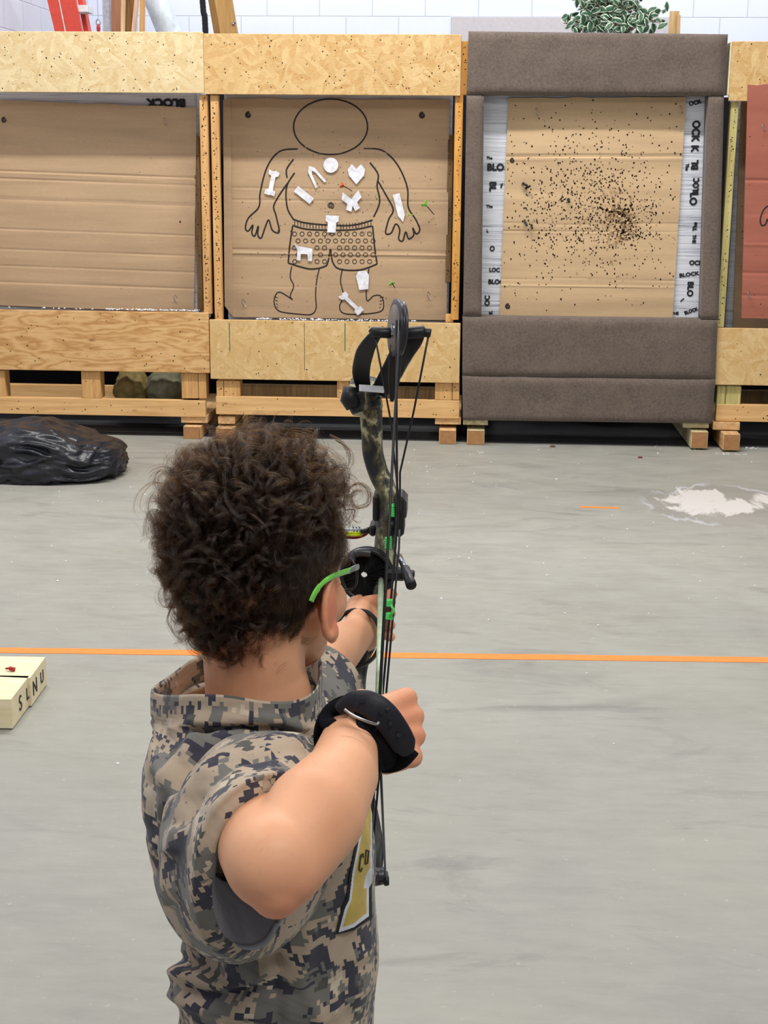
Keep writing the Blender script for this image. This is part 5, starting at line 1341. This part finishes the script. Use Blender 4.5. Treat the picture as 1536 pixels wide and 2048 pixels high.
# ------------------------------------------------------------------ glasses
def to_head(p): d = p-HC; return Vector((d.dot(HX), d.dot(HY), d.dot(HZ)))
tp = [to_head(P(*q)) for q in ((622, 1203, 1.313), (630, 1186, 1.315), (642, 1170, 1.323), (656, 1158, 1.335), (680, 1147, 1.368), (700, 1141, 1.405))]
tip = [to_head(P(*q)) for q in ((698, 1142, 1.402), (709, 1136, 1.425), (716, 1134, 1.442))]
gl = empty('glasses', hp(0, .09, .02), 'eyeglasses with bright green temples worn by the child archer', 'glasses')
GRN = plain('lime_plastic', (122, 214, 82), .35, .4); GREY = plain('clear_grey_plastic', (118, 124, 124), .3, .5); BLK = plain('frame_black', (24, 24, 30), .3, .5)
hinge = tip[-1]
for sx in (1, -1):
    mb = MB(); pts = catmull([hp(q.x*sx, q.y, q.z) for q in tp], 6); n = len(pts)
    mb.tube(pts, [(.0012, .0042) if i < n*.35 else (.0012, .0030) for i in range(n)], 12, flat=HX); mb.build('temple', GRN, gl, True)
    mb = MB(); mb.tube([hp(q.x*sx, q.y, q.z) for q in tip], [(.0016, .0032)]*3, 12, flat=HX); mb.build('hinge', GREY, gl, True)
    cx, cz, yy = hinge.x-.026, hinge.z-.010, hinge.y; mb = MB(); pts = []
    for k in range(40):
        a = 2*math.pi*k/40; c, s = math.cos(a), math.sin(a)
        pts.append(hp(sx*(cx+.0245*math.copysign(abs(c)**.7, c)), yy+.003-.004*(abs(c)*.5), cz+.0185*math.copysign(abs(s)**.75, s)))
    mb.tube(pts, .0012, 8, closed=True); mb.build('rim', BLK, gl, True)
    mb = MB(); mb.prism([p+HY*.0003 for p in pts], -HY*.0008); LG = bpy.data.materials.get('lens_glass')
    if not LG:
        t = NT('lens_glass', .02, .5); t.col((250, 250, 250)); t.b.inputs['Transmission Weight'].default_value = 1; t.b.inputs['IOR'].default_value = 1.1; LG = t.m
    mb.build('lens', LG, gl)
mb = MB(); mb.tube(catmull([hp(-.011+.0, hinge.y+.004, hinge.z-.006), hp(0, hinge.y+.007, hinge.z-.002), hp(.011, hinge.y+.004, hinge.z-.006)], 5), .0014, 8); mb.build('bridge', BLK, gl, True)

# ------------------------------------------------------------------ wrist strap of the release aid
rl = empty('wrist_strap', WRR, 'black wrist strap with punched tongue worn on the drawing hand', 'wrist strap')
STR = plain('black_strap', (30, 30, 38), .55, .3, nscale=200, bump=.15); FAB = plain('black_webbing', (20, 20, 24), .9, .1, nscale=300, bump=.3)
mb = MB(); rs = []
wc = WRR+Fh*.004
for s_, rr_ in ((-.016, .0315), (-.0165, .0300), (-.012, .0290), (.0, .0295), (.014, .0305), (.016, .0325), (.012, .0335), (.0, .033), (-.012, .0335), (-.016, .0325)):
    rs.append([wc+Fh*(s_+.004*math.sin(2*a+.6))+Lh*(rr_*1.12*math.cos(a))+Nh*(rr_*.96*math.sin(a)) for a in [2*math.pi*k/40 for k in range(40)]])
mb.loft(rs+[rs[0]]); mb.build('cuff', FAB, rl, True)
def strip(pts, ws, th, side=None, per=6):
    """rounded flat strap through place points; ws half widths; lies facing the camera"""
    c = catmull(pts, per); n = len(c); wv = np.interp(np.linspace(0, 1, n), np.linspace(0, 1, len(ws)), ws); rings = []
    for i, p in enumerate(c):
        tt = (c[min(n-1, i+1)]-c[max(0, i-1)]).normalized(); v = (CAM-p).normalized() if side is None else side
        b_ = tt.cross(v).normalized(); m_ = b_.cross(tt).normalized()
        e = [(1, 0), (.92, .8), (.5, 1), (0, 1.05), (-.5, 1), (-.92, .8), (-1, 0), (-.92, -.8), (0, -1), (.92, -.8)]
        rings.append([p+b_*(x*wv[i])+m_*(y*th-(x*x)*wv[i]*.22) for x, y in e])
    mb = MB(); mb.loft(rings, cap0=True, cap1=True); return mb
tg = [P(676, 1420, 1.175), P(704, 1404, 1.165), P(738, 1408, 1.158), P(768, 1430, 1.158), P(792, 1462, 1.164), P(808, 1490, 1.170), P(816, 1508, 1.176)]
mb = strip(tg, [.005, .008, .0105, .0115, .0115, .0112, .0105, .005], .0018); to = mb.build('tongue', STR, rl, True)
mb = MB()
for px, py, d in ((724, 1401, 1.157), (763, 1424, 1.1545), (781, 1447, 1.157), (797, 1470, 1.162)):
    q = P(px, py, d); m2 = MB(); m2.tube([q+FWD*.004, q-FWD*.0012], .0019, 10); mb = m2; mb.build('eyelet', M['ink'], to, world=False).data.transform(rl.matrix_world.inverted())
q = P(783, 1415, 1.163); mb = MB(); mb.tube([q, P(776, 1418, 1.16), P(770, 1424, 1.158)], [.0012, .003, .003], 8); mb.build('keeper_tab', STR, rl, True)
mb = strip([P(664, 1450, 1.172), P(655, 1443, 1.185), P(662, 1424, 1.19), P(688, 1408, 1.18)], [.005, .007, .007, .005], .003); mb.build('webbing_loop', FAB, rl, True)
mb = strip([P(744, 1462, 1.168), P(758, 1496, 1.172), P(766, 1522, 1.18), P(768, 1532, 1.19)], [.009, .013, .013, .009], .004); mb.build('webbing', FAB, rl, True)
mb = strip([P(818, 1502, 1.18), P(800, 1520, 1.19), P(775, 1530, 1.195), P(752, 1528, 1.2)], [.008, .008, .007, .006], .005); mb.build('webbing', FAB, rl, True)
mb = MB(); mb.tube(catmull([P(689, 1419, 1.150), P(705, 1430, 1.148), P(727, 1440, 1.148), P(752, 1448, 1.152), P(758, 1444, 1.153)], 5), .0013, 8); mb.build('buckle', M['steel'], rl, True)
# ------------------------------------------------------------------ compound bow
t = NT('bark_camouflage', .5, .35); n1 = t.noise(38, 5, vec=t.map(scale=(1, 1, .45)), rough=.65, dist=.6); n2 = t.noise(60, 4, vec=t.map(loc=(4, 4, 4), scale=(1, 1, .5)))
c = t.ramp(n1, [(.38, (36, 36, 38)), (.48, (74, 72, 60)), (.54, (116, 110, 80)), (.6, (186, 182, 148))]); t.col(t.mix(t.ramp(n2, [(.5, 0.0), (.56, .9)]), c, (40, 40, 44))); BARK = t.m
BB = plain('bow_black', (24, 24, 28), .45, .4); DK_ = plain('bow_charcoal', (46, 46, 54), .35, .5); GRNB = plain('neon_green', (86, 214, 104), .5, .3)
SHINE = plain('polished_steel', (150, 154, 166), .15, .6, .9); CAMF = plain('cam_grey', (118, 110, 100), .4, .4)
bow = empty('compound_bow', GR, 'camouflage compound bow with black limbs held upright in the outstretched left hand', 'bow')
def slab_path(pix, wpx, dep, per=6, taper=None):
    """riser-like bar: pix (x,y,d), wpx full widths in pixels, dep full depth along the shooting line"""
    c = catmull([P(*q) for q in pix], per); n = len(c); ww = np.interp(np.linspace(0, 1, n), np.linspace(0, 1, len(wpx)), wpx)
    dd = np.interp(np.linspace(0, 1, n), np.linspace(0, 1, len(dep)), dep) if isinstance(dep, (list, tuple)) else [dep]*n; rings = []
    for i, p in enumerate(c):
        tt = (c[min(n-1, i+1)]-c[max(0, i-1)]).normalized(); d = (p-CAM).dot(FWD); b_ = tt.cross(EW).normalized(); m_ = b_.cross(tt).normalized(); hw = ww[i]/2*d/FPX
        rings.append([p+b_*(hw*math.copysign(abs(math.cos(a))**.6, math.cos(a)))+m_*(dd[i]/2*math.copysign(abs(math.sin(a))**.6, math.sin(a))) for a in [2*math.pi*k/20 for k in range(20)]])
    mb = MB(); mb.loft(rings, cap0=True, cap1=True); return mb
slab_path([(735, 782, 1.87), (741, 815, 1.88), (744, 860, 1.90), (746, 905, 1.92), (757, 945, 1.93), (771, 975, 1.93), (778, 1010, 1.93), (774, 1050, 1.93), (770, 1090, 1.93), (772, 1130, 1.925), (764, 1175, 1.92)],
          [46, 46, 42, 40, 38, 38, 44, 42, 42, 46, 40], [.03, .035, .04, .045, .045, .04, .04, .04, .04, .04, .03]).build('riser', BARK, bow, True)
slab_path([(764, 1170, 1.92), (758, 1200, 1.91), (752, 1240, 1.905), (742, 1280, 1.90), (728, 1310, 1.90), (718, 1345, 1.89), (714, 1390, 1.88), (715, 1450, 1.87), (722, 1520, 1.865), (732, 1560, 1.86)], [36, 30, 28, 28, 28, 32, 34, 36, 40, 44], .035).build('grip', BARK, bow, True)
# limb pockets
mb = slab_path([(730, 770, 1.86), (728, 795, 1.87), (735, 822, 1.87)], [60, 72, 60], .05); mb.build('limb_pocket', BARK, bow, True)
mb = MB(); mb.tube([P(703, 775, 1.85), P(700, 800, 1.85), P(706, 816, 1.85)], [.011, .013, .009], 14); mb.build('pocket_side', BB, bow, True)
mb = slab_path([(732, 1540, 1.86), (736, 1575, 1.85)], [46, 40], .05); mb.build('limb_pocket', BARK, bow, True)
mb = slab_path([(744, 771, 1.825), (743, 784, 1.825)], [52, 50], .006, per=2); mb.build('white_label', plain('label_white', (236, 238, 248), .4), bow)
# upper limbs
def limb(pix, w, dep, name='limb', mat=None): slab_path(pix, w, dep).build(name, mat or BB, bow, True)
limb([(728, 778, 1.86), (722, 745, 1.83), (730, 705, 1.79), (750, 672, 1.76), (768, 660, 1.75)], [28, 36, 36, 24, 16], .007)
limb([(758, 785, 1.86), (783, 745, 1.83), (802, 710, 1.79), (828, 680, 1.76), (842, 664, 1.75)], [34, 44, 46, 36, 20], .007)
limb([(784, 800, 1.80), (788, 760, 1.78), (790, 720, 1.76), (791, 690, 1.75)], [8, 24, 26, 22], .008)
limb([(733, 1570, 1.85), (742, 1620, 1.82), (748, 1670, 1.79), (752, 1700, 1.77), (754, 1735, 1.755), (757, 1768, 1.74)], [20, 26, 34, 33, 23, 30], .008)
limb([(728, 1600, 1.86), (734, 1650, 1.84), (742, 1710, 1.79)], [26, 16, 10], .006, mat=BARK)
# axles
def cyl(p0, p1, r, name, mat, seg=18):
    mb = MB(); p0, p1 = Vector(p0), Vector(p1); d = (p1-p0).normalized(); L = (p1-p0).length; e = min(r*.25, L*.2)
    mb.tube([p0, p0+d*e, p1-d*e, p1], [r*.8, r, r, r*.8], seg); return mb.build(name, mat, bow, True)
cyl(P(744, 664, 1.75), P(782, 666, 1.75), .0068, 'axle_spacer', BB); cyl(P(806, 667, 1.75), P(850, 663, 1.75), .0075, 'axle_spacer', BB); cyl(P(846, 664, 1.75), P(862, 667, 1.75), .0058, 'axle_cap', BB)
cyl(P(740, 658, 1.75), P(748, 664, 1.75), .004, 'axle_cap', DK_); cyl(P(738, 1758, 1.74), P(778, 1760, 1.74), .0042, 'axle', BB); cyl(P(767, 1761, 1.74), P(778, 1760, 1.74), .0068, 'axle_cap', BB); cyl(P(735, 1754, 1.74), P(741, 1758, 1.74), .0052, 'axle_cap', BB)
# cams: eccentric wheels seen nearly edge-on
def wheel(c, ry, rz, thick_, yaw, name):
    cmx = Matrix.Rotation(yaw, 3, 'Z') @ Matrix.Rotation(R(4), 3, 'Y'); n = 40
    def lobe(a, k=1.0): r_ = 1+.10*math.cos(a-1.0)+.05*math.cos(2*a); return (ry*k*r_*math.cos(a), rz*k*r_*math.sin(a))
    mb = MB(); rings = []
    for x, k in ((-thick_, .0), (-thick_, .86), (-thick_*.9, .98), (-thick_*.55, 1.0), (-thick_*.2, .9), (0, .88), (thick_*.2, .9), (thick_*.55, .97), (thick_*.9, .94), (thick_, .82), (thick_, .0)):
        rings.append([c+cmx @ Vector((x, *lobe(2*math.pi*j/n, max(k, .01)))) for j in range(n)])
    mb.loft(rings); w_ = mb.build(name, DK_, bow, True)
    mb = MB(); rings = [[c+cmx @ Vector((x, *lobe(2*math.pi*j/n, k))) for j in range(n)] for x, k in ((-thick_-.0008, .2), (-thick_-.0008, .8), (-thick_+.001, .82))]
    mb.loft(rings); f_ = mb.build('wheel_face', CAMF, bow, True); mb = MB(); mb.tube([c+cmx @ Vector((-thick_*1.6, 0, 0)), c+cmx @ Vector((thick_*1.6, 0, 0))], .006, 16); mb.build('bearing', SHINE, bow, True)
wheel(P(796, 661, 1.74), .034, .0375, .0055, R(13), 'cam_wheel'); wheel(P(757, 1752, 1.745), .011, .011, .007, R(10), 'idler_wheel')
# strings and cables
NOCK = P(757, 1440, 1.32)
def cord(pts, r, name, mat=BB, label=None):
    mb = MB(); mb.tube([P(*q) if len(q) == 3 and not isinstance(q, Vector) else q for q in pts], r, 8); o = mb.build(name, mat, bow, True)
    if label: o['label'] = label
    return o
cord([(798, 640, 1.71), (796, 720, 1.69), NOCK], .0016, 'bowstring'); cord([NOCK, (771, 1757, 1.735)], .0014, 'bowstring')
cord([(793, 640, 1.712), (793, 860, 1.77), (795, 1040, 1.84), (791, 1095, 1.84), (733, 1757, 1.74)], .0015, 'cable')
cord([(750, 672, 1.75), (783, 850, 1.80), (790, 930, 1.82), (799, 1010, 1.85)], .0012, 'cable'); cord([(856, 676, 1.75), (828, 820, 1.79), (800, 945, 1.82), (800, 1020, 1.85)], .0013, 'cable')
cord([(799, 1060, 1.85), (798, 1095, 1.84), (740, 1757, 1.74)], .0014, 'cable')
for y0 in (1206, 1232):
    mb = MB(); pts = []
    for k in range(30):
        a = k/29*2*math.pi*4; px = 773+11*math.cos(a); py = y0-6+12*k/29; pts.append(P(px, py, 1.80+.006*math.sin(a)))
    mb.tube(pts, .0016, 6); mb.build('green_serving', GRNB, bow, True)
cord([(781, 1210, 1.79), (788, 1220, 1.79), (783, 1230, 1.79)], .0016, 'green_serving', GRNB)
for px, py in ((783, 1021), (776, 1086)):
    mb = MB(); pts = []
    for k in range(26):
        a = k/25*2*math.pi*5; pts.append(P(px+5.5*math.cos(a), py-11+22*k/25, 1.885+.004*math.sin(a)))
    mb.tube(pts, .0022, 6); mb.build('green_tie', GRNB, bow, True)
# cable slide and its block, sight housing
def bx(rect, d0, d1, name, mat, bev=.002):
    x0, y0, x1, y1 = rect; p = P((x0+x1)/2, (y0+y1)/2, d0); hw = (x1-x0)/2*d0/FPX; hh = (y1-y0)/2*d0/FPX; mb = MB(); mb.box((-hw, 0, -hh), (hw, d1-d0, hh), bev=bev)
    mb.v = [tuple(p+EU*x+EW*y+EV*z) for x, y, z in mb.v]; return mb.build(name, mat, bow)
bx((789, 993, 808, 1076), 1.88, 1.93, 'cable_slide', BB, .004); bx((798, 1000, 813, 1040), 1.89, 1.94, 'cable_slide_block', DK_, .003); bx((775, 1046, 788, 1052), 1.885, 1.9, 'slide_screw', DK_)
bx((745, 992, 757, 1044), 1.91, 1.96, 'sight_bracket', BB, .003); bx((738, 1052, 752, 1074), 1.93, 1.97, 'sight_bracket', BB, .003)
mb = MB(); mb.tube(catmull([P(690, 1074, 1.97), P(712, 1075, 1.97), P(732, 1068, 1.97), P(746, 1052, 1.97), P(751, 1030, 1.97), P(748, 1003, 1.97)], 6), .0022, 8); mb.build('sight_guard', plain('dark_red_plastic_guard', (150, 28, 44), .4), bow, True)
for k, (y, cc) in enumerate(((1066, (226, 240, 40)), (1070, (226, 240, 40)), (1059, (210, 224, 232)))):
    mb = MB(); mb.tube([P(690, y, 1.965), P(724, y, 1.965)], .0019, 8); m_ = plain('fibre_%d' % k, cc, .3); mb.build('sight_fibre', m_, bow, True)
for k in range(3): cyl(P(706+k*6, 1052, 1.965), P(709+k*6, 1066, 1.965), .0012, 'sight_pin', SHINE, 8)
mb = MB(); mb.tube([P(722, 1064, 1.96), P(740, 1060, 1.96)], [.003, .005], 8); mb.build('pin_mount', BB, bow, True)
# capture arrow rest: ring full of dark bristles with a hole
rc_ = P(733, 1151, 1.90); ex_ = EU; ez_ = (UP*1.0).normalized(); mb = MB()
ring = [rc_+ex_*(.0335*math.cos(a))+ez_*(.0335*math.sin(a)) for a in [2*math.pi*k/48 for k in range(48)]]
mb.tube(ring, (.0035), 12, closed=True); mb.tube([p+EW*.010 for p in ring], .0035, 12, closed=True); mb.loft([ring, [p+EW*.01 for p in ring]])
rest = mb.build('arrow_rest', BB, bow, True)
mb = MB(); hole = rc_-ex_*.0035-ez_*.0003; r_in = .0042
for k in range(260):
    a = 2*math.pi*k/260; o_ = rc_+ex_*(.032*math.cos(a))+ez_*(.032*math.sin(a)); i_ = hole+ex_*(r_in*math.cos(a))+ez_*(r_in*math.sin(a)); z = EW*random.uniform(.001, .009)
    mb.tube([o_+z, i_+z], [.0006, .0004], 4, caps=False)
ctr = [hole+ex_*(r_in*math.cos(a))+ez_*(r_in*math.sin(a))+EW*.006 for a in [2*math.pi*k/48 for k in range(48)]]
mb.loft([[p+EW*.006 for p in ring], ctr]); br = mb.build('bristle_ring', plain('bristle_black', (16, 16, 18), .7, .2), bow); br['label'] = 'black bristles with small arrow hole'
mb = MB(); mb.tube(catmull([P(706, 1122, 1.89), P(708, 1110, 1.89), P(722, 1105, 1.89), P(742, 1107, 1.89)], 5), [.004]*6+[.006]*10, 10); mb.build('rest_hook', DK_, bow, True)
bx((770, 1140, 812, 1164), 1.89, 1.91, 'rest_mount', BB, .004)
cyl(P(798, 1112, 1.95), P(812, 1142, 1.90), .0042, 'stabiliser_rod', SHINE); cyl(P(810, 1138, 1.90), P(822, 1168, 1.85), .0068, 'stabiliser', DK_); cyl(P(820, 1163, 1.853), P(823, 1172, 1.843), .0072, 'stabiliser_cap', BB)
bx((818, 1145, 829, 1158), 1.885, 1.90, 'rest_screw', BB)
# wrist sling
mb = MB(); wa = (GR-WRL).normalized(); s1 = wa.cross(EV).normalized(); s2 = s1.cross(wa); pts = []
wcn = WRL+wa*.004
for k in range(44):
    a = 2*math.pi*k/44; pts.append(wcn+s1*(.0315*math.cos(a))+s2*(.036*math.sin(a)-.006)+wa*.008*math.sin(a))
mb.tube(pts, [(.0022, .0075)]*44, 10, closed=True, flat=s1); mb.build('wrist_sling', BB, bow, True)
mb = slab_path([(722, 1272, 1.845), (722, 1300, 1.85), (720, 1322, 1.86)], [24, 30, 28], .008); mb.build('sling_tab', BB, bow, True)
mb = slab_path([(700, 1318, 1.86), (694, 1336, 1.87), (700, 1352, 1.88)], [18, 24, 10], .008); mb.build('sling_loop', DK_, bow, True)
cord([(703, 1330, 1.86), (705, 1370, 1.87), (702, 1400, 1.87)], .0012, 'sling_cord', M['steel'])
# arrow on the string
ar = empty('arrow', NOCK, 'pale translucent green arrow nocked on the bowstring beside the round black rest', 'arrow')
a2 = P(762, 1160, 1.895); dd = (a2-NOCK).normalized(); a1 = NOCK+dd*.012; TUBE = plain('pale_green_shaft', (170, 190, 158), .35, .4)
mb = MB(); mb.tube([a1, a2], .0036, 14); mb.build('shaft', TUBE, ar, True)
mb = MB(); mb.tube([a2, a2+dd*.02], [.0036, .0008], 12); mb.build('point', SHINE, ar, True)
mb = MB(); mb.tube([NOCK, a1], [.0024, .0034], 10); mb.build('nock', GRNB, ar, True); o1 = dd.orthogonal()
for k in range(3):
    n = Matrix.Rotation(k*2.094, 3, dd) @ o1; f0 = a1+dd*.015; mb = MB(); mb.prism([f0+n*.003, f0+dd*.04+n*.003, f0+dd*.01+n*.011, f0+n*.011], dd.cross(n)*.0008); mb.build('vane', GRNB, ar)
